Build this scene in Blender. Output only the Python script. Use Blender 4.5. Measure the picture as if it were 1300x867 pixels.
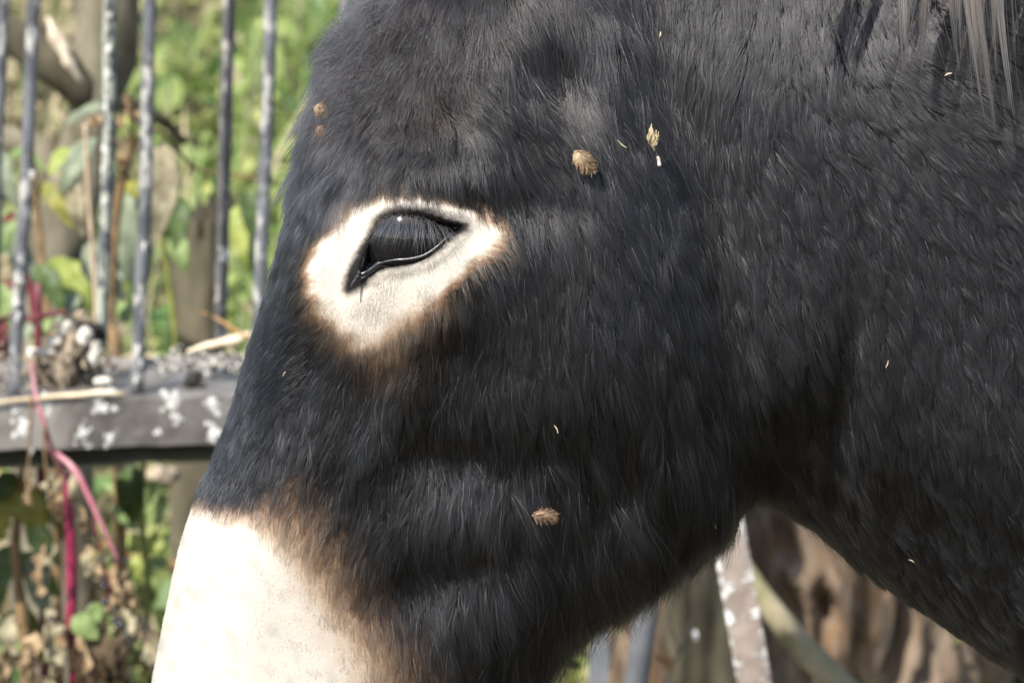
import bpy, bmesh, math, random
import numpy as np
from mathutils import Vector, Matrix

random.seed(7)
rng = np.random.default_rng(11)
scene = bpy.context.scene
for o in list(bpy.data.objects):
    bpy.data.objects.remove(o)

# ------------------------------------------------------------------ camera
CAM = np.array([0.0, 0.0, 1.25])
PITCH = math.radians(7.0)
FPX = 4875.0
cam_d = bpy.data.cameras.new("camera")
cam = bpy.data.objects.new("camera", cam_d)
scene.collection.objects.link(cam)
cam.location = CAM
cam.rotation_euler = (math.radians(90) - PITCH, 0, 0)
cam_d.sensor_width = 36.0
cam_d.lens = 135.0
cam_d.clip_start = 0.05
cam_d.clip_end = 400
cam_d.dof.use_dof = True
cam_d.dof.focus_distance = 1.50
cam_d.dof.aperture_fstop = 23
cam_d.dof.aperture_blades = 0
scene.camera = cam

# ------------------------------------------------------------------ sky and sun
SUN_FROM = Vector((-0.40, -0.58, 0.71)).normalized()
world = bpy.data.worlds.new("World")
scene.world = world
world.use_nodes = True
wn = world.node_tree.nodes
wl = world.node_tree.links
bg = wn["Background"]
sky = wn.new("ShaderNodeTexSky")
sky.sky_type = 'NISHITA'
sky.sun_disc = False
sky.sun_elevation = math.asin(SUN_FROM.z)
sky.sun_rotation = math.atan2(SUN_FROM.x, SUN_FROM.y)
wl.new(sky.outputs[0], bg.inputs[0])
bg.inputs[1].default_value = 0.15
sun_d = bpy.data.lights.new("sun", 'SUN')
sun_d.energy = 4.6
sun_d.angle = math.radians(0.6)
sun_d.color = (1.0, 0.965, 0.91)
sun = bpy.data.objects.new("sun", sun_d)
scene.collection.objects.link(sun)
sun.location = (-3, -3, 6)
sun.rotation_euler = (-SUN_FROM).to_track_quat('-Z', 'Y').to_euler()

scene.view_settings.view_transform = 'Standard'
scene.view_settings.look = 'None'
scene.view_settings.gamma = 1
scene.view_settings.exposure = 0.75
scene.cycles_curves.shape = 'RIBBONS'
scene.cycles.max_bounces = 8
scene.cycles.use_denoising = True
scene.cycles.denoiser = 'OPENIMAGEDENOISE'
scene.cycles.denoising_input_passes = 'RGB_ALBEDO_NORMAL'
scene.cycles.denoising_prefilter = 'ACCURATE'
scene.cycles.use_adaptive_sampling = False
scene.cycles.sample_clamp_indirect = 2.5
scene.cycles.transparent_max_bounces = 8

# ------------------------------------------------------------------ helpers
def rays(px, py):
    px = np.asarray(px, float); py = np.asarray(py, float)
    a = (px - 650.0) / FPX; b = (433.5 - py) / FPX
    d = np.stack([a, math.cos(PITCH) + b * math.sin(PITCH), -math.sin(PITCH) + b * math.cos(PITCH)], -1)
    return d

def P(px, py, Y):
    """photo pixel at depth Y -> place in the world"""
    d = rays(px, py)
    t = np.asarray(Y) / d[..., 1]
    return CAM + d * t[..., None]

def proj(p):
    q = np.asarray(p) - CAM
    f = q[..., 1] * math.cos(PITCH) - q[..., 2] * math.sin(PITCH)
    u = q[..., 1] * math.sin(PITCH) + q[..., 2] * math.cos(PITCH)
    return np.stack([650 + FPX * q[..., 0] / f, 433.5 - FPX * u / f], -1)

def V(px, py, Y):
    return Vector(P(px, py, Y).tolist())

def smooth_closed(poly, n=2):
    p = np.asarray(poly, float)
    for _ in range(n):
        q = np.roll(p, -1, 0)
        p = np.stack([0.75 * p + 0.25 * q, 0.25 * p + 0.75 * q], 1).reshape(-1, 2)
    return p

def sd_poly(pts, poly):
    """signed distance, positive inside"""
    pts = np.asarray(pts, float)
    shp = pts.shape[:-1]
    pts = pts.reshape(-1, 2)
    out = np.empty(len(pts))
    a = np.asarray(poly, float); b = np.roll(a, -1, 0); ab = b - a
    l2 = (ab ** 2).sum(1) + 1e-20
    for s in range(0, len(pts), 60000):
        q = pts[s:s + 60000]
        ap = q[:, None, :] - a[None]
        t = np.clip((ap * ab[None]).sum(2) / l2, 0, 1)
        d = np.sqrt((((ap - t[..., None] * ab[None])) ** 2).sum(2)).min(1)
        c = ((a[None, :, 1] > q[:, 1:2]) != (b[None, :, 1] > q[:, 1:2]))
        with np.errstate(divide='ignore', invalid='ignore'):
            xi = a[None, :, 0] + (q[:, 1:2] - a[None, :, 1]) / (b[None, :, 1] - a[None, :, 1]) * ab[None, :, 0]
        ins = (c & (q[:, 0:1] < xi)).sum(1) % 2 == 1
        out[s:s + 60000] = np.where(ins, d, -d)
    return out.reshape(shp)

def sstep(x, a, b):
    t = np.clip((x - a) / (b - a), 0, 1)
    return t * t * (3 - 2 * t)

class Noise:
    """smooth band-limited noise made of random waves"""
    def __init__(self, seed, scale, dim=3, n=14):
        r = np.random.default_rng(seed)
        k = r.normal(size=(n, dim)); k /= np.linalg.norm(k, axis=1)[:, None]
        self.k = k * (2 * math.pi / scale) * r.uniform(0.6, 1.5, n)[:, None]
        self.p = r.uniform(0, 2 * math.pi, n)
        self.n = n
    def __call__(self, p):
        p = np.asarray(p, float)
        o = np.zeros(p.shape[:-1])
        for k, ph in zip(self.k, self.p):
            o += np.sin(p @ k + ph)
        return o / math.sqrt(self.n / 2)

col = scene.collection
def link(o, parent=None):
    col.objects.link(o)
    if parent is not None:
        o.parent = parent
    return o

def tag(o, label, cat, group=None, kind=None):
    o["label"] = label; o["category"] = cat
    if group: o["group"] = group
    if kind: o["kind"] = kind
    return o

def empty(name, loc=(0, 0, 0), parent=None):
    o = bpy.data.objects.new(name, None)
    o.empty_display_size = 0.02
    link(o, parent)
    o.location = loc
    return o

def mesh_obj(name, verts, faces, mat, parent=None, smooth=True):
    me = bpy.data.meshes.new(name)
    me.from_pydata([tuple(map(float, v)) for v in verts], [], faces)
    if smooth and len(me.polygons):
        me.polygons.foreach_set("use_smooth", np.ones(len(me.polygons), bool))
    me.update()
    if mat: me.materials.append(mat)
    o = bpy.data.objects.new(name, me)
    link(o, parent)
    if parent is not None:
        o.matrix_parent_inverse = Matrix.Translation(-Vector(parent.location)) if parent.type == 'EMPTY' else Matrix.Identity(4)
    return o

def set_color(me, name, cols):
    a = me.attributes.new(name, 'FLOAT_COLOR', 'POINT')
    c = np.ones((len(me.vertices), 4), np.float32); c[:, :3] = cols
    a.data.foreach_set('color', c.ravel())

# ---- shape pieces -> (verts, faces)
def catmull(pts, n):
    pts = np.asarray(pts, float)
    if len(pts) == 2:
        return pts[0] + (pts[1] - pts[0]) * np.linspace(0, 1, n + 1)[:, None]
    p = np.vstack([2 * pts[0] - pts[1], pts, 2 * pts[-1] - pts[-2]])
    out = []
    for i in range(1, len(p) - 2):
        for t in np.linspace(0, 1, n, endpoint=False):
            out.append(0.5 * ((2 * p[i]) + (-p[i - 1] + p[i + 1]) * t + (2 * p[i - 1] - 5 * p[i] + 4 * p[i + 1] - p[i + 2]) * t * t + (-p[i - 1] + 3 * p[i] - 3 * p[i + 1] + p[i + 2]) * t ** 3))
    out.append(p[-2])
    return np.array(out)

def tube(pts, rad, seg=10, n=6, bump=0.0, bscale=0.02, seed=1, flat=1.0):
    """swept tube with optional lumpy surface; rad list is interpolated"""
    pts = np.asarray(pts, float)
    path = catmull(pts, n)
    r = np.interp(np.linspace(0, 1, len(path)), np.linspace(0, 1, len(rad)), rad)
    nz = Noise(seed, bscale) if bump else None
    verts = []; faces = []
    up = np.array([0.13, -0.97, 0.21])
    for i, c in enumerate(path):
        t = path[min(i + 1, len(path) - 1)] - path[max(i - 1, 0)]
        t = t / (np.linalg.norm(t) + 1e-12)
        a = np.cross(t, up); a /= np.linalg.norm(a) + 1e-12
        b = np.cross(t, a)
        for k in range(seg):
            th = 2 * math.pi * k / seg
            d = a * math.cos(th) + b * math.sin(th) * flat
            q = c + d * r[i]
            if nz is not None:
                q = q + d * bump * r[i] * float(nz(q))
            verts.append(q)
    m = len(path)
    for i in range(m - 1):
        for k in range(seg):
            k2 = (k + 1) % seg
            faces.append((i * seg + k, i * seg + k2, (i + 1) * seg + k2, (i + 1) * seg + k))
    faces.append(tuple(range(seg))[::-1])
    faces.append(tuple(range((m - 1) * seg, m * seg)))
    return verts, faces

def join(parts):
    v = []; f = []
    for pv, pf in parts:
        o = len(v); v += list(pv); f += [tuple(i + o for i in q) for q in pf]
    return v, f

def blob(center, radii, seed=0, bump=0.2, bscale=None, rot=None, seg=12, rings=8):
    nz = Noise(seed, bscale or max(radii) * 1.2)
    R = np.array(rot.to_matrix()) if rot is not None else np.eye(3)
    verts = []; faces = []
    for i in range(rings + 1):
        ph = math.pi * i / rings
        for k in range(seg):
            th = 2 * math.pi * k / seg
            d = np.array([math.sin(ph) * math.cos(th), math.sin(ph) * math.sin(th), math.cos(ph)])
            verts.append(d)
    verts = np.array(verts) * np.array(radii)
    verts = verts * (1 + bump * 0.5 * nz(verts + seed * 3.1)[:, None])
    verts = verts @ R.T + np.asarray(center)
    for i in range(rings):
        for k in range(seg):
            k2 = (k + 1) % seg
            faces.append((i * seg + k, (i + 1) * seg + k, (i + 1) * seg + k2, i * seg + k2))
    return list(verts), faces

def box(x0, x1, y0, y1, z0, z1):
    v = [(x, y, z) for z in (z0, z1) for y in (y0, y1) for x in (x0, x1)]
    f = [(0, 2, 3, 1), (4, 5, 7, 6), (0, 1, 5, 4), (2, 6, 7, 3), (0, 4, 6, 2), (1, 3, 7, 5)]
    return v, f

def leaf(base, tip, width, normal, droop=0.15, fold=0.2, n=9, m=6, seed=0, wrinkle=0.0, thick=0.0004, shape=1.0):
    """broad pointed leaf blade of real thickness from base to tip"""
    base = np.asarray(base, float); tip = np.asarray(tip, float)
    L = np.linalg.norm(tip - base); t = (tip - base) / L
    nrm = np.asarray(normal, float); nrm = nrm - t * (nrm @ t); nrm /= np.linalg.norm(nrm) + 1e-9
    s = np.cross(t, nrm)
    nz = Noise(seed + 50, L * 0.28)
    verts = []
    for side in (0, 1):
        for i in range(n + 1):
            u = i / n
            w = width * 0.5 * (math.sin(math.pi * min(1, u ** (0.75 * shape))) ** 0.8 * (1 - 0.25 * u) + 0.01)
            for k in range(-m // 2, m // 2 + 1):
                q = k / (m / 2)
                p = base + t * L * u + s * w * q
                p = p + nrm * (L * droop * (u - u * u) * 4 * 0.5 - L * droop * u * u * 0.5 - abs(q) * w * -fold)
                if wrinkle:
                    p = p + nrm * wrinkle * L * float(nz(p)) * (0.3 + abs(q))
                    p = p + s * wrinkle * L * 0.6 * float(nz(p + 0.31)) * abs(q)
                if side: p = p - nrm * thick
                verts.append(p)
    c = m // 2 * 2 + 1
    faces = []
    off = (n + 1) * c
    for i in range(n):
        for k in range(c - 1):
            a = i * c + k
            faces.append((a, a + 1, a + c + 1, a + c))
            faces.append((off + a, off + a + c, off + a + c + 1, off + a + 1))
    for i in range(n):
        for k in (0, c - 1):
            a = i * c + k
            q = (a, a + c, off + a + c, off + a)
            faces.append(q if k == 0 else q[::-1])
    return verts, faces

# ------------------------------------------------------------------ materials
def mat(name):
    m = bpy.data.materials.new(name); m.use_nodes = True
    nt = m.node_tree
    return m, nt.nodes, nt.links, nt.nodes["Principled BSDF"]

def ramp(nodes, links, src, stops):
    r = nodes.new("ShaderNodeValToRGB")
    e = r.color_ramp.elements
    while len(e) < len(stops): e.new(0.5)
    for el, (p, c) in zip(e, stops):
        el.position = p; el.color = (*c, 1) if len(c) == 3 else c
    links.new(src, r.inputs[0])
    return r.outputs[0]

def noise_tex(nodes, links, scale, detail=6, rough=0.6, stretch=None, dist=0.0, coord='Object'):
    tc = nodes.new("ShaderNodeTexCoord")
    mp = nodes.new("ShaderNodeMapping")
    if stretch: mp.inputs['Scale'].default_value = stretch
    links.new(tc.outputs[coord], mp.inputs[0])
    n = nodes.new("ShaderNodeTexNoise")
    n.inputs['Scale'].default_value = scale
    n.inputs['Detail'].default_value = detail
    n.inputs['Roughness'].default_value = rough
    n.inputs['Distortion'].default_value = dist
    links.new(mp.outputs[0], n.inputs[0])
    return n.outputs[0]

def mixc(nodes, links, fac, a, b):
    m = nodes.new("ShaderNodeMix"); m.data_type = 'RGBA'
    if isinstance(fac, float): m.inputs[0].default_value = fac
    else: links.new(fac, m.inputs[0])
    for s, v in ((6, a), (7, b)):
        if isinstance(v, tuple): m.inputs[s].default_value = (*v, 1)
        else: links.new(v, m.inputs[s])
    return m.outputs[2]

def bump(nodes, links, bsdf, src, dist, strength=0.6):
    b = nodes.new("ShaderNodeBump")
    b.inputs['Distance'].default_value = dist; b.inputs['Strength'].default_value = strength
    links.new(src, b.inputs['Height']); links.new(b.outputs[0], bsdf.inputs['Normal'])

def m_simple(name, c1, c2, scale=40, rough=0.6, bdist=0.001, stretch=None, lo=0.35, hi=0.65, spec=0.3, transl=0.0, detail=6):
    m, n, l, b = mat(name)
    f = noise_tex(n, l, scale, detail=detail, stretch=stretch)
    c = ramp(n, l, f, [(lo, c1), (hi, c2)])
    l.new(c, b.inputs['Base Color'])
    b.inputs['Roughness'].default_value = rough
    b.inputs['Specular IOR Level'].default_value = spec
    bump(n, l, b, f, bdist)
    if transl:
        t = n.new("ShaderNodeBsdfTranslucent"); l.new(c, t.inputs[0])
        mx = n.new("ShaderNodeMixShader"); mx.inputs[0].default_value = transl
        out = n["Material Output"]
        l.new(b.outputs[0], mx.inputs[1]); l.new(t.outputs[0], mx.inputs[2]); l.new(mx.outputs[0], out.inputs[0])
    return m

def m_attr(name, attr, rough=0.6, spec=0.3, transl=0.0, nscale=60, namt=0.35, bdist=0.0005):
    m, n, l, b = mat(name)
    a = n.new("ShaderNodeAttribute"); a.attribute_name = attr
    f = noise_tex(n, l, nscale)
    dk = ramp(n, l, f, [(0.3, (1 - namt,) * 3), (0.7, (1, 1, 1))])
    mu = n.new("ShaderNodeMix"); mu.data_type = 'RGBA'; mu.blend_type = 'MULTIPLY'; mu.inputs[0].default_value = 1
    l.new(a.outputs['Color'], mu.inputs[6]); l.new(dk, mu.inputs[7])
    c = mu.outputs[2]
    l.new(c, b.inputs['Base Color'])
    b.inputs['Roughness'].default_value = rough
    b.inputs['Specular IOR Level'].default_value = spec
    if bdist: bump(n, l, b, f, bdist)
    if transl:
        t = n.new("ShaderNodeBsdfTranslucent"); l.new(c, t.inputs[0])
        mx = n.new("ShaderNodeMixShader"); mx.inputs[0].default_value = transl
        l.new(b.outputs[0], mx.inputs[1]); l.new(t.outputs[0], mx.inputs[2]); l.new(mx.outputs[0], n["Material Output"].inputs[0])
    return m

def m_metal(name, base, dark, lichen, amount, scale=70):
    """old painted iron with rust, weathering and pale lichen flakes"""
    m, n, l, b = mat(name)
    f1 = noise_tex(n, l, scale * 0.35, detail=8)
    c = ramp(n, l, f1, [(0.35, dark), (0.62, base)])
    f2 = noise_tex(n, l, scale * 0.6, detail=5, dist=0.6)
    rust = ramp(n, l, f2, [(0.60, (0, 0, 0)), (0.72, (1, 1, 1))])
    c = mixc(n, l, rust, c, (0.16, 0.105, 0.07))
    f3 = noise_tex(n, l, scale, detail=9, rough=0.68, dist=0.3, stretch=(1, 1, .45) if scale > 40 else None)
    lc = ramp(n, l, f3, [(amount, (0, 0, 0)), (amount + 0.045, (1, 1, 1))])
    c = mixc(n, l, lc, c, lichen)
    l.new(c, b.inputs['Base Color'])
    r = ramp(n, l, f3, [(amount - 0.05, (0.38,) * 3), (amount + 0.05, (0.9,) * 3)])
    l.new(r, b.inputs['Roughness'])
    bump(n, l, b, f3, 0.0015, 0.7)
    return m

def m_hair(name, rough=0.3, radial=0.35, coat=0.0):
    m = bpy.data.materials.new(name); m.use_nodes = True
    n = m.node_tree.nodes; l = m.node_tree.links
    n.remove(n["Principled BSDF"])
    h = n.new("ShaderNodeBsdfHairPrincipled")
    h.model = 'CHIANG'
    h.parametrization = 'COLOR'
    a = n.new("ShaderNodeAttribute"); a.attribute_name = "hair_color"
    l.new(a.outputs['Color'], h.inputs['Color'])
    h.inputs['Roughness'].default_value = rough
    h.inputs['Radial Roughness'].default_value = radial
    h.inputs['Coat'].default_value = coat
    h.inputs['IOR'].default_value = 1.55
    h.inputs['Random Roughness'].default_value = 0.2
    l.new(h.outputs[0], n["Material Output"].inputs[0])
    return m

def make_hair(name, pts, radius, cols, material, parent):
    """pts (N,K,3), radius (N,K), cols (N,3)"""
    N, K, _ = pts.shape
    cu = bpy.data.hair_curves.new(name)
    cu.add_curves([K] * N)
    cu.attributes['position'].data.foreach_set('vector', np.ascontiguousarray(pts, dtype=np.float32).ravel())
    ra = cu.attributes.get('radius') or cu.attributes.new('radius', 'FLOAT', 'POINT')
    ra.data.foreach_set('value', np.ascontiguousarray(radius, dtype=np.float32).ravel())
    ca = cu.attributes.new('hair_color', 'FLOAT_COLOR', 'CURVE')
    c4 = np.ones((N, 4), np.float32); c4[:, :3] = cols
    ca.data.foreach_set('color', c4.ravel())
    cu.materials.append(material)
    o = bpy.data.objects.new(name, cu)
    link(o, parent)
    o.matrix_parent_inverse = Matrix.Translation(-Vector(parent.location)) if parent.type == 'EMPTY' else Matrix.Identity(4)
    return o

# ------------------------------------------------------------------ ground
def ground_z(x, y):
    base = np.interp(y, [-50, 3.2, 4.2, 5, 6, 9, 16, 60, 200], [0, 0.0, .26, .40, .50, .98, 2.1, 6.0, 12.0])
    return base
gxs = np.concatenate([np.linspace(-160, -6, 12), np.linspace(-5, 5, 81), np.linspace(6, 160, 12)])
gys = np.concatenate([np.linspace(-60, 2, 14), np.linspace(2.2, 12, 99), np.linspace(13, 200, 40)])
gnz = Noise(31, 1.3, 2); gnz2 = Noise(32, 0.35, 2)
GX, GY = np.meshgrid(gxs, gys, indexing='ij')
GP = np.stack([GX, GY], -1)
amp = np.where((GY > 2) & (GY < 14) & (np.abs(GX) < 6), 1.0, 0.3) * np.where(GY > 3.3, 1.0, 0.3)
GZ = ground_z(GX, GY) + amp * (0.03 * gnz(GP) + 0.012 * gnz2(GP)) - 0.02
vs = np.stack([GX, GY, GZ], -1).reshape(-1, 3)
nyy = len(gys)
fs = [(i * nyy + j, (i + 1) * nyy + j, (i + 1) * nyy + j + 1, i * nyy + j + 1) for i in range(len(gxs) - 1) for j in range(nyy - 1)]
m_ground, n_, l_, b_ = mat("earth_and_turf")
f_ = noise_tex(n_, l_, 3.0, detail=10, rough=0.7)
f2_ = noise_tex(n_, l_, 40.0, detail=6)
c_ = ramp(n_, l_, f_, [(0.38, (0.045, 0.035, 0.022)), (0.52, (0.07, 0.056, 0.032)), (0.62, (0.05, 0.075, 0.02))])
c_ = mixc(n_, l_, ramp(n_, l_, f2_, [(0.4, (0, 0, 0)), (0.7, (.7, .7, .7))]), c_, (0.10, 0.08, 0.05))
l_.new(c_, b_.inputs['Base Color']); b_.inputs['Roughness'].default_value = 0.95
bump(n_, l_, b_, f2_, 0.02, 0.8)
ground = mesh_obj("ground", vs, fs, m_ground)
ground["kind"] = "structure"

# ------------------------------------------------------------------ weeds and grass on the bank
M_WEED = m_attr("weed_leaf", "leafcol", rough=0.5, spec=0.35, transl=0.38, nscale=30, namt=0.25, bdist=0)
def scatter_leaves(name, n, xr, yr, lr, wr, hr, colfun, seed, up=0.45, label=None, density=None):
    r = np.random.default_rng(seed)
    x = r.uniform(*xr, n); y = yr[0] + (yr[1] - yr[0]) * r.random(n) ** 1.25
    dn = Noise(seed + 3, 0.5, 2)(np.stack([x, y], 1))
    if density is not None:
        k = r.random(n) < density(x, y, dn); x, y, dn = x[k], y[k], dn[k]
    n = len(x)
    z = ground_z(x, y) + r.uniform(*hr, n) * (0.75 + 0.3 * dn)
    L = r.uniform(*lr, n); W = L * r.uniform(*wr, n)
    az = r.uniform(0, 2 * math.pi, n); el = r.normal(up, 0.45, n)
    t = np.stack([np.cos(az) * np.cos(el), np.sin(az) * np.cos(el), np.sin(el)], 1)
    sd = np.cross(t, np.array([0, 0, 1.0]) + r.normal(0, .35, (n, 3))); sd /= np.linalg.norm(sd, axis=1)[:, None]
    nr = np.cross(sd, t)
    b = np.stack([x, y, z], 1)
    q = []
    for u, w, dr in ((0, .06, 0), (.35, .5, .06), (.7, .38, .0), (1.0, .03, -.22)):
        c = b + t * (L * u)[:, None] + nr * (L * dr)[:, None]
        q.append(c + sd * (W * w)[:, None] + nr * (W * .18)[:, None]); q.append(c - sd * (W * w)[:, None] + nr * (W * .18)[:, None])
    vv = np.stack(q, 1).reshape(-1, 3)
    base = (np.arange(n) * 8)[:, None]
    fq = np.vstack([base + np.array([[2 * i, 2 * i + 1, 2 * i + 3, 2 * i + 2]]) for i in range(3)])
    me = bpy.data.meshes.new(name)
    me.vertices.add(len(vv)); me.vertices.foreach_set('co', vv.astype(np.float32).ravel())
    me.loops.add(fq.size); me.loops.foreach_set('vertex_index', fq.ravel().astype(np.int32))
    me.polygons.add(len(fq)); me.polygons.foreach_set('loop_start', np.arange(0, fq.size, 4, dtype=np.int32))
    me.polygons.foreach_set('use_smooth', np.ones(len(fq), bool))
    me.update(calc_edges=True)
    cc = colfun(x, y, dn, r)
    set_color(me, "leafcol", np.repeat(cc, 8, 0))
    me.materials.append(M_WEED)
    o = bpy.data.objects.new(name, me); link(o)
    o["kind"] = "stuff"
    return o
def weed_col(x, y, dn, r):
    n = len(x)
    px = proj(np.stack([x, y, ground_z(x, y) + .1], 1))
    g = np.array([.33, .41, .13]); yg = np.array([.54, .56, .20]); st = np.array([.52, .43, .26]); dk = np.array([.13, .22, .06])
    u = r.random(n)
    dry = np.clip(sstep(px[:, 0], 260, 40) * .75 + sstep(px[:, 1], 90, -10) * .35 * sstep(px[:, 0], 420, 200), 0, .85)
    c = np.where((u < .55)[:, None], g, np.where((u < .85)[:, None], yg, dk))
    c = np.where((r.random(n) < dry)[:, None], st * (0.6 + .6 * r.random(n))[:, None], c)
    return c * (0.7 + 0.55 * r.random(n) + .12 * dn)[:, None]
w1 = scatter_leaves("weeds", 26000, (-2.4, 2.0), (4.3, 12.5), (.04, .10), (.35, .6), (.01, .20), weed_col, 41, label=1)
tag(w1, "low green leafy weeds covering the sunny bank behind the railing", "weeds")
def grass_col(x, y, dn, r):
    n = len(x); u = r.random(n)
    px = proj(np.stack([x, y, ground_z(x, y) + .1], 1))
    dry = .25 + .55 * sstep(px[:, 0], 260, 40) + .4 * sstep(px[:, 1], 120, 0) * sstep(px[:, 0], 420, 250)
    c = np.where((u < dry)[:, None], np.array([.56, .47, .28]), np.array([.34, .44, .13]))
    return c * (0.7 + 0.6 * r.random(n))[:, None]
w2 = scatter_leaves("grass", 16000, (-2.4, 2.0), (4.0, 14), (.12, .34), (.018, .04), (.0, .02), grass_col, 42, up=1.15)
tag(w2, "tall thin green and straw-coloured grass blades on the bank", "grass")

# ------------------------------------------------------------------ iron railing
YF = 3.0
M_IRON = m_metal("old_iron", (0.155, 0.157, 0.165), (0.06, 0.061, 0.066), (0.40, 0.38, 0.34), 0.545, 85)
M_IRON_L = m_metal("lichened_iron", (0.10, 0.105, 0.11), (0.045, 0.045, 0.05), (0.36, 0.37, 0.29), 0.47, 95)
M_IRON_B = m_metal("rust_brown_iron", (0.13, 0.12, 0.115), (0.06, 0.055, 0.052), (0.42, 0.38, 0.33), 0.55, 85)
M_RAIL = m_metal("weathered_rail_iron", (0.23, 0.21, 0.185), (0.075, 0.066, 0.058), (0.62, 0.60, 0.54), 0.63, 34)
M_BEAM = m_simple("mossy_dark_wood", (0.018, 0.016, 0.010), (0.05, 0.048, 0.028), 60, .9, .004, stretch=(.25, 1, 1))
fence = empty("railing", P(140, 520, YF))
fence.location.z = 0.0
tag(fence, "old iron railing with pairs of dark bars in a wide lichen-flecked bottom rail", "railing")
# bottom rail: a channel whose front lip, tray and back lip are one bent section
def rail_pt(px, py, Y): return P(px, py, Y)
X0, X1 = P(-420, 500, YF)[0], P(1080, 500, YF)[0]
z_at = lambda x, zc, sl: zc + (x - X0) * sl
zl = P(-420, 519, YF)[2]; zr = P(1080, 476, YF)[2]; sl = (zr - zl) / (X1 - X0)
fh = 0.0405
prof = [(YF, -fh), (YF, -0.003), (YF + .003, 0.0), (YF + .145, 0.004), (YF + .148, 0.012), (YF + .152, 0.012), (YF + .152, -.004), (YF + .006, -.006), (YF + .005, -fh)]
nseg = 60
rv = []; rf = []
rn = Noise(55, .05)
for i in range(nseg + 1):
    x = X0 + (X1 - X0) * i / nseg
    for (y, dz) in prof:
        p = np.array([x, y, zl + (x - X0) * sl + dz])
        p[2] += .0006 * float(rn(p)); p[1] += .0006 * float(rn(p + 3))
        rv.append(p)
m9 = len(prof)
for i in range(nseg):
    for k in range(m9):
        k2 = (k + 1) % m9
        rf.append((i * m9 + k, (i + 1) * m9 + k, (i + 1) * m9 + k2, i * m9 + k2))
rf.append(tuple(range(m9))); rf.append(tuple(range(nseg * m9, nseg * m9 + m9))[::-1])
rail = mesh_obj("bottom_rail", rv, rf, M_RAIL, fence, smooth=False)
rail["label"] = "wide grey bottom rail with white lichen splashes"
# mossy timber carrying the rail
tv = []; tf = []
for i in range(nseg + 1):
    x = X0 + (X1 - X0) * i / nseg
    zc = zl + (x - X0) * sl
    for (y, dz) in [(YF + .012, -.0575), (YF + .012, -.010), (YF + .13, -.010), (YF + .13, -.0575)]:
        p = np.array([x, y, zc + dz]); p[2] += (.0012 * float(rn(p * 1.0))) if dz < -.02 else 0
        tv.append(p)
for i in range(nseg):
    for k in range(4):
        k2 = (k + 1) % 4
        tf.append((i * 4 + k, (i + 1) * 4 + k, (i + 1) * 4 + k2, i * 4 + k2))
tf += [(0, 1, 2, 3), tuple(nseg * 4 + k for k in (3, 2, 1, 0))]
mesh_obj("timber", tv, tf, M_BEAM, fence, smooth=False)
# bars: (top px at y=0, foot px, foot py, depth, radius, material)
YB = YF + .10
bars = [(45, 18, 502, YF + .012, .0053, M_IRON), (192, 175, 499, YF + .012, .0052, M_IRON), (345, 327, 494, YF + .012, .0052, M_IRON), (498, 482, 489, YF + .012, .0052, M_IRON),
        (3, -10, 452, YB, .0050, M_IRON), (142, 129, 446, YB, .0053, M_IRON_L), (292, 279, 440, YB, .0054, M_IRON_B), (439, 428, 436, YB, .0050, M_IRON),
        (-100, -130, 508, YF + .012, .0053, M_IRON), (-150, -160, 458, YB, .005, M_IRON), (650, 640, 485, YF + .012, .0052, M_IRON)]
for i, (xt, xf, yf, Y, r_, mm) in enumerate(bars):
    a = P(xf, yf + 2, Y); b = P(xt, 0, Y); d_ = (b - a) / (b[2] - a[2])
    top = a + d_ * 0.95
    bn = np.random.default_rng(60 + i)
    pth = [a + d_ * t + np.array([bn.normal(0, .0007), 0, 0]) for t in np.linspace(0, .95, 12)]
    vv, ff = tube(pth, [r_] * 2, 14, 8, bump=.05, bscale=.02, seed=70 + i)
    br = mesh_obj("bar", vv, ff, mm, fence)
    if mm is M_IRON_L: br["label"] = "bar crusted with pale green-grey lichen"
    if mm is M_IRON_B: br["label"] = "brownish bar with a white lichen spot"
    if i in (0, 6, 1, 5):       # crusts of lichen and peeling paint standing proud of the iron
        spots = {0: [(24, 352, 7, 9), (21, 384, 6, 7), (27, 330, 5, 6), (22, 400, 5, 5), (40, 222, 4, 7)], 6: [(285, 318, 6, 8), (283, 330, 5, 9)],
                 1: [(176, 440, 5, 12), (177, 468, 5, 12), (173, 480, 4, 10), (184, 310, 4, 10)],
                 5: [(141, 20, 5, 9), (139, 62, 5, 10), (138, 96, 5, 14), (136, 130, 5, 10), (134, 196, 5, 12), (137, 160, 4, 12), (133, 215, 5, 10), (132, 258, 4, 5)]}[i]
        for j, (sx, sy, ra, rb) in enumerate(spots):
            s_ = .000615
            vv, ff = blob(P(sx, sy, Y - r_ * .55), (ra * s_ * .85, r_ * .52, rb * s_ * 1.3), 80 + i * 9 + j, .6, .004)
            mesh_obj("lichen_patch", vv, ff, None, br)
top_a = P(-420, 0, YF)[0]
vv, ff = box(X0, X1, YF - .004, YF + .12, 1.83, 1.87)
mesh_obj("top_rail", vv, ff, M_IRON, fence, smooth=False)
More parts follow.
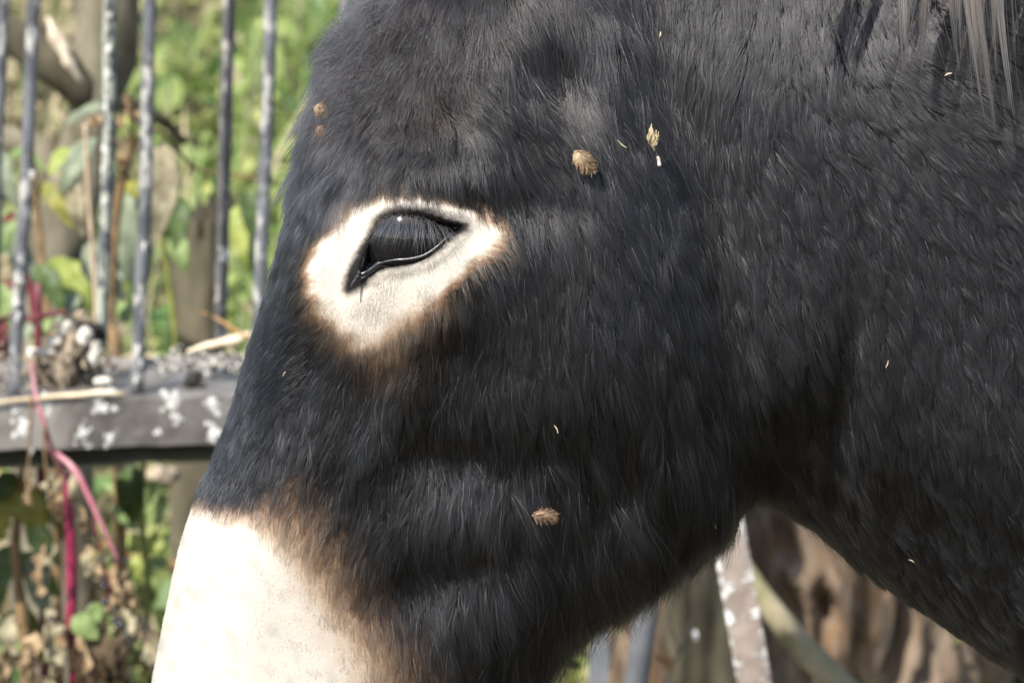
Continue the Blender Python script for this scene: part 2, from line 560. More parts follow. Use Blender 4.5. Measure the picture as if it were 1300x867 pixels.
# posts below the rail
M_POST = m_metal("grey_post_paint", (0.165, 0.17, 0.18), (0.09, 0.093, 0.10), (0.75, 0.75, 0.74), 0.66, 45)
def post(pa, Ya, r_, name="post", m_=M_POST):
    a = P(pa[0], pa[1], Ya); b = P(pa[2], pa[3], Ya)
    d_ = (b - a) / (b[2] - a[2])
    p0 = a + d_ * (-0.03 - a[2]); p1 = a + d_ * (zl - .045 - a[2])
    vv, ff = tube([p0, p1], [r_, r_], 20, 24, bump=.02, bscale=.05, seed=5)
    return mesh_obj(name, vv, ff, m_, fence)
post((808, 867, 824, 750), YF + .06, .0098)
post((-300, 867, -290, 750), YF + .06, .0098)
vv, ff = box(P(748, 850, YF + .07)[0], P(774, 850, YF + .07)[0], YF + .09, YF + .096, -.03, zl - .045)
mesh_obj("flat_post", vv, ff, M_POST, fence, smooth=False)

# white splashes on the rail face: crusty lichen and lime with a thickness of their own
m_lime = m_simple("chalky_lichen", (0.34, 0.33, 0.29), (0.74, 0.73, 0.68), 160, .95, .001)
def crust(px, py, w, h, seed, Y=None, flat=.0004, parent=rail, thick_n=40):
    """irregular flat crust on the rail's front face"""
    Yc = YF if Y is None else Y
    c = P(px, py, Yc); s_ = .000615; nz = Noise(seed, 1.1, 2)
    prt = []; rr_ = np.random.default_rng(seed)
    for sub in range(6):
        f_ = 1.0 if sub == 0 else rr_.uniform(.25, .6)
        cc = c + (np.array([rr_.normal(0, .75) * w * s_, 0, rr_.normal(0, .75) * h * s_]) if sub else 0)
        fl = flat * (1 + .15 * sub)
        vv = [cc + np.array([0, -fl, 0])]
        for q, dy in ((.6, -fl), (1.0, .0008)):
            for k in range(thick_n):
                th = 2 * math.pi * k / thick_n
                e = np.array([math.cos(th), math.sin(th)])
                rr = f_ * q * (.85 + .16 * float(nz(e * 1.2 + sub * 5)) + .09 * float(nz(e * 5 + sub * 9)))
                vv.append(cc + np.array([w * s_ * rr * e[0], dy, h * s_ * rr * e[1]]))
        ff = [(0, 1 + k, 1 + (k + 1) % thick_n) for k in range(thick_n)]
        ff += [(1 + k, 1 + thick_n + k, 1 + thick_n + (k + 1) % thick_n, 1 + (k + 1) % thick_n) for k in range(thick_n)]
        prt.append((vv, ff))
    vv, ff = join(prt)
    return mesh_obj("lichen_patch", vv, ff, m_lime, parent)
for j, a in enumerate([(30, 542, 9, 17), (19, 520, 6, 9), (63, 517, 6, 11), (98, 532, 9, 14), (104, 548, 12, 8), (122, 517, 13, 11), (110, 514, 8, 8), (92, 560, 5, 6), (140, 556, 4, 8),
                       (222, 512, 10, 14), (226, 530, 5, 7), (268, 510, 10, 8), (272, 548, 8, 10)]):
    crust(a[0], a[1], a[2] * 1.15, a[3] * 1.15, seed=200 + j)
for o in list(fence.children):
    for ch in o.children:
        if ch.name.startswith("lichen_patch") and not len([m for m in ch.data.materials if m]):
            ch.data.materials.append(m_lime)

# ------------------------------------------------------------------ dirt, stones, straw lying on the rail
s_ = .000625
M_CLOD = m_simple("dry_earth", (0.16, 0.12, 0.085), (0.46, 0.37, 0.26), 110, .95, .006)
M_STONE = m_simple("pale_mortar", (0.42, 0.38, 0.31), (0.70, 0.66, 0.58), 120, .9, .003)
M_DARKB = m_simple("black_soil", (0.012, 0.011, 0.010), (0.045, 0.040, 0.034), 120, .9, .004)
def rail_top(px):
    x = P(px, 480, YF + .08)[0]
    return zl + (x - X0) * sl
clod = empty("dirt_clump", P(92, 470, YF + .06))
clod.location.z = rail_top(92)
tag(clod, "crumbling clump of earth and pale mortar between the bars on the rail", "dirt clump")
for j, (px, py, w, h, mm, nm) in enumerate([(82, 470, 17, 22, M_CLOD, "clod"), (104, 455, 15, 22, M_DARKB, "clod"), (66, 480, 12, 16, M_DARKB, "clod"), (92, 440, 15, 14, M_CLOD, "clod"), (48, 470, 12, 20, M_CLOD, "clod"),
        (120, 478, 12, 12, M_DARKB, "clod"), (118, 420, 12, 12, M_DARKB, "clod"), (87, 416, 10, 9, M_STONE, "mortar_lump"), (107, 428, 11, 10, M_STONE, "mortar_lump"), (68, 434, 9, 7, M_STONE, "mortar_lump"),
        (121, 450, 7, 13, M_STONE, "mortar_lump"), (58, 446, 10, 6, M_STONE, "mortar_lump"), (40, 447, 7, 7, M_STONE, "mortar_lump"), (131, 483, 11, 6, M_STONE, "mortar_lump"), (84, 430, 9, 9, M_CLOD, "clod"), (76, 452, 10, 8, M_DARKB, "clod"),
        (101, 402, 9, 7, M_CLOD, "clod"), (96, 476, 10, 14, M_CLOD, "clod")]):
    Y = YF + .045 + .03 * ((j * 7) % 5) / 5 - (.02 if nm == "mortar_lump" else 0)
    vv, ff = blob(P(px, py, Y), (w * s_, w * s_ * .9, h * s_), 300 + j, .45, w * s_ * 1.6, seg=18, rings=12)
    mesh_obj(nm, vv, ff, mm, clod)
cr_ = np.random.default_rng(77); prt = []
for j in range(90):
    prt.append(blob(P(cr_.normal(88, 26), cr_.normal(462, 24), YF + cr_.uniform(.02, .06)), tuple(cr_.uniform(1.2, 3.6, 3) * s_), 340 + j, .6, .003, seg=7, rings=5))
vv, ff = join(prt)
cro = mesh_obj("crumbs", vv, ff, M_CLOD, clod); cro["kind"] = "stuff"
grit = empty("soil_crumbs", P(245, 485, YF + .03))
grit.location.z = rail_top(245)
tag(grit, "small heap of dark soil and pale grit on the rail close to the donkey's nose", "soil crumbs")
for j, (px, py, w, h) in enumerate([(245, 484, 8, 9), (238, 492, 7, 6), (255, 492, 9, 5), (250, 477, 6, 5)]):
    vv, ff = blob(P(px, py, YF + .03 + .006 * (j % 2)), (w * s_, w * s_, h * s_), 330 + j, .8, w * s_, seg=14, rings=10)
    mesh_obj("crumb", vv, ff, M_DARKB, grit)
prt = []; prd = []
for j in range(150):
    q_ = blob(P(cr_.uniform(190, 330), cr_.normal(462, 9), YF + cr_.uniform(.05, .12)), tuple(cr_.uniform(1.0, 4.2, 3) * s_), 440 + j, .6, .003, seg=7, rings=5)
    (prt if j % 3 else prd).append(q_)
for q_, mm in ((prt, M_STONE), (prd, M_DARKB)):
    vv, ff = join(q_); o_ = mesh_obj("loose_grit", vv, ff, mm, grit); o_["kind"] = "stuff"
prt = []
for j in range(120):
    prt.append(blob(P(cr_.uniform(-20, 150), cr_.normal(466, 14), YF + cr_.uniform(.03, .12)), tuple(cr_.uniform(1.4, 5.0, 3) * s_), 640 + j, .6, .003, seg=7, rings=5))
vv, ff = join(prt); o_ = mesh_obj("loose_earth", vv, ff, M_CLOD, clod); o_["kind"] = "stuff"
M_STRAW = m_simple("dry_straw", (0.50, 0.38, 0.23), (0.78, 0.68, 0.50), 150, .7, .0008, stretch=(.2, 1, 1))
def stick(name, pts, rad, m_, label, cat, group=None, seg=8):
    p3 = np.array([P(*q) for q in pts])
    vv, ff = tube(p3, rad, seg, 6, bump=.05 if seg > 8 else .12, bscale=.05 if seg > 8 else .012, seed=len(name) + len(pts))
    o = mesh_obj(name, vv, ff, m_)
    tag(o, label, cat, group)
    return o
stick("straw_stalk", [(-30, 513, YF - .006), (30, 507, YF - .004), (80, 503, YF - .003), (130, 499, YF - .002), (158, 501, YF + .004)], [.0009, .0016, .0021, .0026, .0016], M_STRAW,
      "pale straw stalk lying along the front edge of the bottom rail", "straw")
stick("dead_stalk", [(238, 447, YF + .05), (262, 440, YF + .05), (292, 432, YF + .045), (320, 424, YF + .045)], [.0022, .003, .0038, .003], M_STRAW,
      "pale broken stalk on the rail beside the donkey's nose", "straw")
stick("dry_twig", [(255, 396, YB), (275, 404, YB - .03), (292, 415, YF + .05), (316, 430, YF + .04)], [.0006, .0011, .0016, .0016], m_simple("orange_twig", (.30, .16, .06), (.42, .25, .11), 60), "thin orange-brown twig just above the rail next to the nose", "twig")

# ------------------------------------------------------------------ trees behind the railing
M_BARK = m_simple("olive_grey_bark", (0.10, 0.085, 0.055), (0.24, 0.21, 0.145), 28, .9, .006, stretch=(1, 1, .35))
M_BARK_D = m_simple("dark_olive_bark", (0.045, 0.038, 0.022), (0.13, 0.11, 0.07), 30, .9, .006, stretch=(1, 1, .3))
M_LIT_STREAK = m_simple("painted_sunlit_bark", (0.45, 0.36, 0.25), (0.62, 0.53, 0.40), 40, .8, .002, stretch=(1, 1, .2))  # pale colour stands in for sunlight on the bark
YT = 4.0
tree = empty("forked_tree", (P(100, 430, YT)[0], YT, float(ground_z(0, YT))))
tag(tree, "grey-brown forked tree with a painted sunlit streak, behind the left bars", "tree")
gzt = float(ground_z(0, YT)) - .06
b0 = P(70, 430, YT); b0[2] = gzt
vv, ff = tube([b0, P(62, 420, YT), P(84, 290, YT), P(112, 180, YT), P(128, 105, YT), P(133, 40, YT), P(128, -60, YT), P(118, -260, YT)], [.052, .040, .032, .030, .031, .034, .036, .03], 22, 7, bump=.07, bscale=.06, seed=1)
mesh_obj("trunk", vv, ff, M_BARK, tree)
vv, ff = tube([P(122, 132, YT - .01), P(96, 108, YT - .03), P(55, 70, YT - .04), P(10, 40, YT - .05), P(-70, -5, YT - .05), P(-260, -120, YT)], [.016, .020, .021, .020, .018, .012], 16, 7, bump=.08, bscale=.05, seed=2)
mesh_obj("limb", vv, ff, M_BARK_D, tree)
vv, ff = tube([P(104, 106, YT - .045), P(85, 78, YT - .05), P(70, 45, YT - .05), P(60, 22, YT - .045)], [.003, .0075, .007, .002], 12, 6, bump=.15, bscale=.02, seed=3)
sc = mesh_obj("lit_streak", vv, ff, M_LIT_STREAK, tree); sc["label"] = "sunlit streak on the bark in the fork, painted as a pale strip"  # sunlit edge of the limb, put in as a pale-coloured strip
vv, ff = tube([P(120, 120, YT), P(150, 128, YT - .01), P(200, 150, YT + .02), P(235, 180, YT + .05)], [.012, .010, .007, .004], 12, 6, bump=.1, bscale=.03, seed=4)
mesh_obj("limb", vv, ff, M_BARK_D, tree)
vv, ff = tube([P(95, 260, YT), P(50, 190, YT + .03), P(0, 178, YT + .05), P(-80, 170, YT + .08)], [.018, .016, .015, .012], 14, 6, bump=.08, bscale=.04, seed=6)
mesh_obj("limb", vv, ff, M_BARK, tree)
def stump(name, pxc, wtop, wbot, ytop, Y, m_, label, cat, seed, ridge=.10, seg=64, topz=None, lean=0.0):
    """upright trunk whose bark is ridged geometry"""
    s1 = Y / FPX / math.cos(PITCH)
    top = P(pxc, ytop, Y); zb = float(ground_z(top[0], Y)) - .08
    zt = top[2] if topz is None else topz
    nzr = Noise(seed, 1.0, 2, 18); nzf = Noise(seed + 1, 1.0, 2, 18); nzb = Noise(seed + 2, .5)
    rings = int(max(24, (zt - zb) / .012)); vv = []; ff = []
    for i in range(rings + 1):
        u = i / rings; z = zb + (zt - zb) * u
        r_ = (wbot + (wtop - wbot) * min(1, u)) * .5 * s1
        for k in range(seg):
            th = 2 * math.pi * k / seg
            a = np.array([math.cos(th) * 3.2, math.sin(th) * 3.2])
            wz = .5 * math.sin(z * 9 + th * 2) + .3 * math.sin(z * 23 + th * 5)
            q = np.array([a[0] * 1.25 + z * 3.1 + wz, a[1] * 1.25 - z * 2.6 + wz])
            rg = 1 - abs(float(nzr(q))) * 1.0
            rg2 = float(nzf(q * 2.6 + z * 2))
            rr = r_ * (1 + ridge * (rg + .35 * rg2) + .06 * float(nzb(np.array([math.cos(th) * .3, math.sin(th) * .3, z]))))
            vv.append((top[0] + lean * (z - zb) + rr * math.cos(th), Y + rr * math.sin(th), z + (.02 * rg2 if i == rings else 0)))
    for i in range(rings):
        for k in range(seg):
            k2 = (k + 1) % seg
            ff.append((i * seg + k, i * seg + k2, (i + 1) * seg + k2, (i + 1) * seg + k))
    ff.append(tuple(range(rings * seg, rings * seg + seg)))
    o = mesh_obj(name, vv, ff, m_)
    tag(o, label, cat)
    return o
stump("tree_stump", 250, 62, 100, 268, 4.35, M_BARK_D, "dark brown tree stump behind the brownish bar left of the donkey's face", "stump", 90, .06, 40)
M_ROUGH = m_simple("flaking_brown_bark", (0.06, 0.036, 0.022), (0.27, 0.20, 0.14), 18, .95, .012, stretch=(1.6, 1.6, .22), lo=.36, hi=.62, detail=9)
nt_ = M_ROUGH.node_tree; b_ = nt_.nodes["Principled BSDF"]
src_ = b_.inputs['Base Color'].links[0].from_socket
pf_ = noise_tex(nt_.nodes, nt_.links, 22, detail=7, stretch=(1.4, 1.4, .3), dist=.3)
cc_ = mixc(nt_.nodes, nt_.links, ramp(nt_.nodes, nt_.links, pf_, [(.5, (0, 0, 0)), (.62, (.75, .75, .75))]), src_, (.19, .105, .045))
pf2_ = noise_tex(nt_.nodes, nt_.links, 26, detail=7, stretch=(1.4, 1.4, .2), dist=.2)
cc_ = mixc(nt_.nodes, nt_.links, ramp(nt_.nodes, nt_.links, pf2_, [(.55, (0, 0, 0)), (.65, (.8, .8, .8))]), cc_, (.24, .19, .14))
nt_.links.new(cc_, b_.inputs['Base Color'])
big = stump("bark_tree", 1025, 460, 490, 300, 4.15, M_ROUGH, "thick rough-barked brown tree trunk seen between jaw and neck", "tree", 95, .055, 190, topz=1.9)
stump("smooth_tree", 895, 100, 112, 300, 3.85, M_BARK_D, "smooth olive-grey tree trunk behind the flaking white-edged bar", "tree", 97, .03, 40, topz=1.6)
stick("fallen_branch", [(918, 668, 3.45), (945, 722, 3.42), (980, 775, 3.40), (1022, 825, 3.40), (1078, 880, 3.38), (1160, 950, 3.36), (1300, 1120, 3.36), (1400, 1500, 3.40)], [.008, .0095, .0108, .012, .013, .014, .015, .015],
      m_simple("mossy_branch_bark", (0.17, 0.155, 0.075), (0.36, 0.30, 0.20), 30, .9, .003, stretch=(1, 1, 1)), "slanting green-mossed branch under the donkey's throat", "branch", seg=16)
# twigs under the jaw
M_TW = m_simple("pinkish_twig", (0.16, 0.11, 0.08), (0.30, 0.22, 0.17), 80)
for q, lb in (([(762, 900, 3.2), (772, 850, 3.2), (779, 815, 3.2), (790, 770, 3.2)], "thin brown twig rising left of the grey post under the jaw"),
              ([(838, 880, 3.3), (858, 835, 3.3), (884, 770, 3.3), (890, 700, 3.3)], "bent pale twig between the grey post and the flaking bar"),
              ([(862, 830, 3.28), (850, 780, 3.28), (866, 740, 3.28)], "short forked twig right behind the grey post")):
    stick("twig", q, [.0016, .0015, .0012, .001], M_TW, lb, "twig")
# crumpled orange leaf caught in the twigs
vv, ff = leaf(P(838, 832, 3.24), P(852, 848, 3.22), .012, (0, -1, .3), droop=.5, fold=.6, seed=3, wrinkle=.1)
tag(mesh_obj("dead_leaf", vv, ff, m_simple("orange_dead_leaf", (.32, .15, .05), (.48, .28, .12), 70, transl=.2)), "curled orange dead leaf next to the grey post", "leaf")
vv, ff = leaf(P(882, 798, 3.5), P(885, 816, 3.5), .005, (0, -1, .2), droop=.3, fold=.3, seed=4, wrinkle=.06)
tag(mesh_obj("paper_scrap", vv, ff, m_simple("white_scrap", (.35, .35, .35), (.55, .55, .55), 60)), "small white flake hanging on the olive-grey trunk", "flake")

# ------------------------------------------------------------------ flaking flat steel bar under the jaw
M_FLAKE, n_, l_, b_ = mat("flaking_white_paint")
tc = n_.new("ShaderNodeTexCoord"); sp = n_.new("ShaderNodeSeparateXYZ"); l_.new(tc.outputs['Object'], sp.inputs[0])
ab = n_.new("ShaderNodeMath"); ab.operation = 'ABSOLUTE'; l_.new(sp.outputs[0], ab.inputs[0])
ed = n_.new("ShaderNodeMapRange"); ed.inputs[1].default_value = .002; ed.inputs[2].default_value = .0145; ed.inputs[3].default_value = -.05; ed.inputs[4].default_value = .13
l_.new(ab.outputs[0], ed.inputs[0])
f_ = noise_tex(n_, l_, 120, detail=9, rough=.75, stretch=(.5, 1, 1.1))
ad = n_.new("ShaderNodeMath"); ad.operation = 'ADD'; l_.new(f_, ad.inputs[0]); l_.new(ed.outputs[0], ad.inputs[1])
fk = ramp(n_, l_, ad.outputs[0], [(.57, (0, 0, 0)), (.61, (1, 1, 1))])
f2_ = noise_tex(n_, l_, 60, detail=6)
l_.new(mixc(n_, l_, fk, ramp(n_, l_, f2_, [(.35, (.20, .155, .125)), (.65, (.34, .275, .23))]), (.74, .72, .67)), b_.inputs['Base Color'])
b_.inputs['Roughness'].default_value = .8
bump(n_, l_, b_, fk, .0012, .9)
def bevel_box(w, d_, h, bev=.0008):
    bm = bmesh.new(); bmesh.ops.create_cube(bm, size=1)
    for v in bm.verts: v.co = Vector((v.co.x * w, v.co.y * d_, v.co.z * h))
    bmesh.ops.bevel(bm, geom=bm.edges[:], offset=bev, segments=2, affect='EDGES')
    me = bpy.data.meshes.new("m"); bm.to_mesh(me); bm.free(); return me
YS = 2.86
a = P(927, 690, YS); b = P(958, 867, YS); dv = Vector((b - a).tolist()).normalized()
foot = Vector(a.tolist()) + dv * ((a[2] + .02) / -dv.z); head_ = Vector(a.tolist()) - dv * .12
me = bevel_box(.0255, .007, (foot - head_).length)
me.materials.append(M_FLAKE)
o = bpy.data.objects.new("steel_post", me); link(o)
o.location = (foot + head_) / 2
o.rotation_euler = (-dv).to_track_quat('Z', 'Y').to_euler()
o.rotation_euler = Matrix(((1, 0, 0), (0, 1, 0), (0, 0, 1))).to_euler()
ax = -dv; yv = Vector((0, 1, 0)) - ax * ax.y; yv.normalize(); xv = yv.cross(ax)
o.matrix_world = Matrix.Translation((foot + head_) / 2) @ Matrix((xv, yv, ax)).transposed().to_4x4()
tag(o, "leaning flat rust-brown steel post with flaking white paint on its edges", "post")
# ------------------------------------------------------------------ plants around the railing
def m_leaf(name, c1, c2, transl=.3, rough=.5, scale=35):
    return m_simple(name, tuple(.8 * v for v in c1), c2, scale * 1.8, rough, .0015, transl=transl, spec=.35, lo=.36, hi=.64, detail=9)
ML_DRAB = m_leaf("drab_grey_green_leaf", (.15, .185, .115), (.26, .29, .19), .12, .6)
ML_GREEN = m_leaf("fresh_green_leaf", (.19, .28, .085), (.34, .43, .16), .35)
ML_YG = m_leaf("yellow_green_leaf", (.34, .42, .09), (.52, .56, .17), .4)
ML_DARK = m_leaf("dark_green_leaf", (.05, .085, .022), (.11, .16, .045), .25)
ML_OLIVE = m_leaf("olive_yellow_leaf", (.24, .25, .05), (.40, .36, .08), .35)
ML_RED = m_leaf("maroon_leaf", (.10, .02, .02), (.20, .05, .05), .2)
ML_DRY = m_leaf("withered_brown_leaf", (.24, .15, .075), (.52, .38, .22), .2, .8, 60)
ML_PALE = m_leaf("withered_pale_leaf", (.30, .25, .15), (.50, .44, .28), .2, .8, 45)
MS_RED = m_simple("magenta_stem", (.17, .012, .04), (.28, .026, .07), 60, .35, .0006, spec=.5)
MS_PINK = m_simple("pink_stem", (.36, .09, .12), (.50, .24, .25), 90, .4, .0006, spec=.5)
MS_BROWN = m_simple("brown_stem", (.12, .075, .035), (.24, .15, .07), 70, .8, .001)
MS_GREEN = m_simple("olive_stem", (.12, .14, .03), (.24, .25, .06), 60, .5, .0006)
MS_MAROON = m_simple("maroon_stem", (.09, .016, .022), (.17, .045, .05), 60, .5, .0006)
MB = m_simple("black_berry_skin", (.006, .006, .012), (.02, .016, .03), 80, .25, .0002, spec=.7)

def add_leaf(parent, px0, py0, px1, py1, w, Y, m_, tilt=(0, -1, .35), droop=.2, fold=.25, wr=.02, seed=0, dY=0.0):
    s1 = Y / FPX
    vv, ff = leaf(P(px0, py0, Y), P(px1, py1, Y + dY), w * s1, tilt, droop, fold, 12, 8, seed, wr)
    return mesh_obj("leaf" if m_ not in (ML_DRY, ML_PALE) else "withered_leaf", vv, ff, m_, parent)
def add_stem(parent, pts, rad, m_, name="stem", seg=10, b=.06):
    vv, ff = tube([P(*q) for q in pts], rad, seg, 6, bump=b, bscale=.02, seed=int(abs(pts[0][0]) + 3))
    return mesh_obj(name, vv, ff, m_, parent)
def to_ground(px, py, Y):
    """pixel row where a stem at this place meets the ground"""
    p = P(px, py, Y); z = float(ground_z(p[0], Y)) - .02
    q = proj(np.array([p[0], Y, z])); return (float(q[0]), float(q[1]), Y)

# shrub of large drab leaves right behind the bars
Y1 = 3.35
shrub = empty("leafy_shrub", (P(120, 400, Y1)[0], Y1, float(ground_z(0, Y1))))
tag(shrub, "shrub with large drab grey-green drooping leaves behind the left bars", "shrub")
add_stem(shrub, [to_ground(150, 400, Y1), (150, 560, Y1), (140, 400, Y1 + .02), (150, 260, Y1 + .02), (168, 170, Y1), (160, 120, Y1)], [.006, .006, .005, .004, .003, .002], MS_BROWN)
add_stem(shrub, [to_ground(70, 400, Y1), (70, 560, Y1), (62, 420, Y1), (50, 300, Y1 + .03), (40, 200, Y1 + .03), (20, 150, Y1)], [.004, .004, .0035, .003, .0022, .0015], MS_BROWN)
add_stem(shrub, [(222, 470, Y1 - .02), (222, 420, Y1 - .02), (212, 340, Y1 - .02), (204, 290, Y1 - .02), (196, 230, Y1)], [.0026, .0026, .0024, .002, .0016], MS_GREEN)
add_stem(shrub, [(150, 230, Y1), (176, 175, Y1), (200, 165, Y1), (225, 190, Y1 + .04), (250, 215, Y1 + .06), (300, 222, Y1 + .06), (340, 232, Y1 + .06)], [.002, .002, .0016, .0015, .0015, .0014, .001], MS_BROWN, "branch")
LV = [(150, 138, 78, 152, 26, 3.42, ML_DRAB, (0, -.4, 1), .2), (122, 175, 70, 252, 34, 3.40, ML_DRAB, (-.2, -.9, .5), .25), (152, 225, 182, 372, 74, 3.42, ML_DRAB, (.2, -1, .25), .12),
      (122, 300, 150, 395, 60, 3.46, ML_DRAB, (-.2, -1, .3), .12), (205, 180, 198, 318, 52, 3.30, ML_PALE, (.4, -1, .15), .15), (62, 330, 120, 398, 62, 3.50, ML_YG, (0, -.6, 1), .15), (48, 335, 84, 398, 34, 3.33, ML_DARK, (.2, -1, .2), .15),
      (88, 188, 62, 222, 24, 3.45, ML_YG, (0, -.7, .8), .2), (-8, 185, 22, 268, 30, 3.38, ML_DRAB, (0, -1, .4), .2), (20, 262, -6, 330, 30, 3.42, ML_GREEN, (0, -1, .4), .2), (8, 290, 46, 380, 36, 3.44, ML_DRAB, (.3, -1, .4), .2),
      (75, 215, 108, 300, 36, 3.46, ML_PALE, (.3, -1, .4), .2), (55, 232, 92, 290, 24, 3.37, ML_OLIVE, (0, -1, .5), .25), (142, 150, 180, 168, 22, 3.36, ML_YG, (0, -.8, .8), .2), (160, 230, 190, 262, 26, 3.40, ML_OLIVE, (0, -1, .4), .2),
      (10, 195, 60, 215, 26, 3.48, ML_GREEN, (0, -.7, .8), .3), (232, 250, 222, 320, 34, 3.55, ML_DARK, (0, -1, .3), .2), (310, 240, 330, 330, 32, 3.55, ML_DARK, (.3, -1, .2), .2), (222, 300, 236, 345, 30, 3.6, ML_GREEN, (0, -1, .4), .2),
      (300, 260, 312, 345, 30, 3.6, ML_YG, (-.3, -1, .3), .2), (330, 300, 318, 380, 26, 3.62, ML_GREEN, (-.3, -1, .3), .2), (20, 400, 55, 440, 28, 3.36, ML_DRAB, (0, -.9, .5), .2), (2, 360, 28, 430, 28, 3.36, ML_GREEN, (0, -.9, .5), .2),
      (100, 375, 70, 408, 34, 3.34, ML_DRAB, (0, -.5, 1), .2), (62, 400, 40, 450, 22, 3.25, ML_GREEN, (0, -1, .3), .2), (150, 385, 180, 420, 26, 3.4, ML_GREEN, (0, -.9, .5), .2)]
for j, (a, b, c, d_, w, Y, m_, tl, dr) in enumerate(LV):
    add_leaf(shrub, a, b, c, d_, w, Y, m_, tl, dr, .22, .02, 500 + j, dY=-.02)
for j, (a, b, c, d_, w) in enumerate([(140, 158, 112, 152, 12), (150, 165, 160, 140, 14), (150, 175, 165, 232, 10), (172, 140, 182, 156, 12), (110, 150, 134, 170, 10), (152, 190, 158, 232, 9)]):
    add_leaf(shrub, a, b, c, d_, w, 3.28, ML_DRY, (0, -1, .4), .5, .6, .08, 540 + j)
# dry upright stick
stick("dry_reed", [(120, 470, 3.22), (122, 400, 3.22), (116, 300, 3.22), (110, 210, 3.22), (108, 158, 3.22)], [.0018, .0018, .0017, .0017, .0016], m_simple("tan_reed", (.42, .29, .18), (.60, .46, .32), 60), "thin tan reed standing beside the lichen-crusted bar", "reed")
# red-stemmed bush by the left bar, behind the rail
Yr = 3.2
red = empty("red_stemmed_weed", (P(40, 420, Yr)[0], Yr, float(ground_z(0, Yr))))
tag(red, "weed with maroon stems and leaves behind the leftmost front bar", "weed")
add_stem(red, [to_ground(52, 400, Yr), (50, 470, Yr), (46, 410, Yr), (38, 365, Yr), (28, 330, Yr)], [.0045, .004, .0035, .003, .002], MS_MAROON)
add_stem(red, [(44, 408, Yr), (60, 400, Yr - .02), (84, 396, Yr - .02)], [.002, .0026, .002], MS_MAROON, "branch")
add_stem(red, [(46, 410, Yr), (20, 400, Yr), (-8, 410, Yr)], [.0022, .002, .0016], MS_MAROON, "branch")
for j, a in enumerate([(8, 400, -4, 470, 18), (30, 372, 4, 356, 16), (22, 272, 2, 282, 14), (12, 425, 8, 480, 16)]):
    add_leaf(red, *a, Yr, ML_RED, (0, -1, .4), .3, .3, .05, 560 + j)

# pokeweed: magenta stem in front of the rail with black berries and withered leaves
Yp = 2.93
poke = empty("berry_weed", (P(88, 800, Yp)[0], Yp, 0.0))
tag(poke, "wilting weed with a magenta stem, black berries and crumpled leaves below the rail", "weed")
add_stem(poke, [to_ground(94, 800, Yp), (96, 1100, Yp), (93, 920, Yp), (92, 850, Yp), (90, 800, Yp), (91, 730, Yp), (88, 650, Yp), (86, 600, Yp)], [.0036, .0036, .0030, .0028, .0043, .0045, .0042, .0032], MS_RED, seg=14)
add_stem(poke, [(86, 612, Yp), (66, 570, Yp - .02), (54, 530, Yp - .03), (46, 505, Yp - .02), (40, 460, Yp)], [.0020, .0022, .0018, .0013, .001], MS_PINK, "branch")
add_stem(poke, [(72, 575, Yp - .02), (96, 598, Yp - .03), (118, 642, Yp - .035), (136, 680, Yp - .035), (150, 712, Yp - .03)], [.0020, .0026, .0022, .0019, .0016], MS_PINK, "branch")
add_stem(poke, [(120, 642, Yp - .03), (121, 672, Yp - .03), (128, 700, Yp - .03), (136, 740, Yp - .03), (138, 770, Yp - .03)], [.0016, .0014, .0013, .0012, .001], MS_MAROON, "branch")
add_stem(poke, [(40, 500, Yp - .03), (38, 560, Yp - .03), (36, 610, Yp - .03), (40, 640, Yp - .03)], [.0012, .001, .001, .0008], MS_BROWN, "branch")
add_stem(poke, [(56, 540, Yp - .03), (58, 590, Yp - .03), (66, 640, Yp - .02), (76, 690, Yp)], [.0012, .0012, .0012, .001], MS_BROWN, "branch")
for j, (x, y, r_) in enumerate([(127, 710, 3.6), (133, 704, 3), (132, 744, 4.6), (134, 764, 5.4), (144, 775, 3.6), (146, 788, 5), (151, 794, 5), (142, 712, 3.2), (131, 735, 3.4), (66, 785, 4), (160, 712, 3.4)]):
    vv, ff = blob(P(x, y, Yp - .036), (r_ * .0006,) * 3, 600 + j, .08, seg=14, rings=10)
    mesh_obj("berry", vv, ff, MB, poke)
WL = [(68, 602, 60, 642, 16), (62, 608, 76, 650, 14), (80, 600, 70, 660, 18), (92, 600, 98, 650, 14), (116, 690, 108, 735, 20), (118, 710, 112, 770, 20), (112, 700, 124, 740, 14), (146, 716, 150, 770, 26), (150, 745, 160, 800, 30),
      (156, 770, 172, 838, 24), (160, 720, 166, 790, 18), (138, 730, 150, 790, 16), (64, 768, 58, 850, 22), (78, 775, 74, 880, 26), (86, 800, 82, 905, 22), (60, 800, 66, 880, 18), (98, 800, 108, 880, 28), (112, 805, 126, 880, 26), (130, 800, 146, 880, 30),
      (122, 830, 138, 900, 26), (48, 800, 36, 870, 26), (150, 800, 158, 880, 18), (42, 640, 38, 600, 8), (30, 640, 40, 610, 8), (20, 780, 14, 850, 26), (40, 820, 52, 880, 24), (8, 820, 2, 890, 24), (70, 690, 62, 740, 14), (104, 640, 112, 690, 12), (172, 780, 190, 860, 26), (190, 800, 205, 870, 24), (58, 690, 50, 760, 18)]
for j, a in enumerate(WL):
    m_ = ML_DRY if j % 3 else ML_PALE
    if j in (18, 21): m_ = m_leaf("dark_dead_leaf", (.05, .035, .02), (.11, .075, .04), .1, .9)
    add_leaf(poke, *a, Yp - .02 + .02 * (j % 3), m_, (random.uniform(-.6, .6), -1, random.uniform(-.2, .5)), random.uniform(.2, .6), random.uniform(.3, .9), .075, 620 + j)
add_leaf(poke, 92, 782, 126, 812, 34, Yp - .03, ML_GREEN, (0, -1, .4), .15, .15, .015, 650)
add_leaf(poke, 128, 765, 108, 800, 26, Yp - .025, ML_GREEN, (.2, -1, .3), .15, .15, .015, 651)

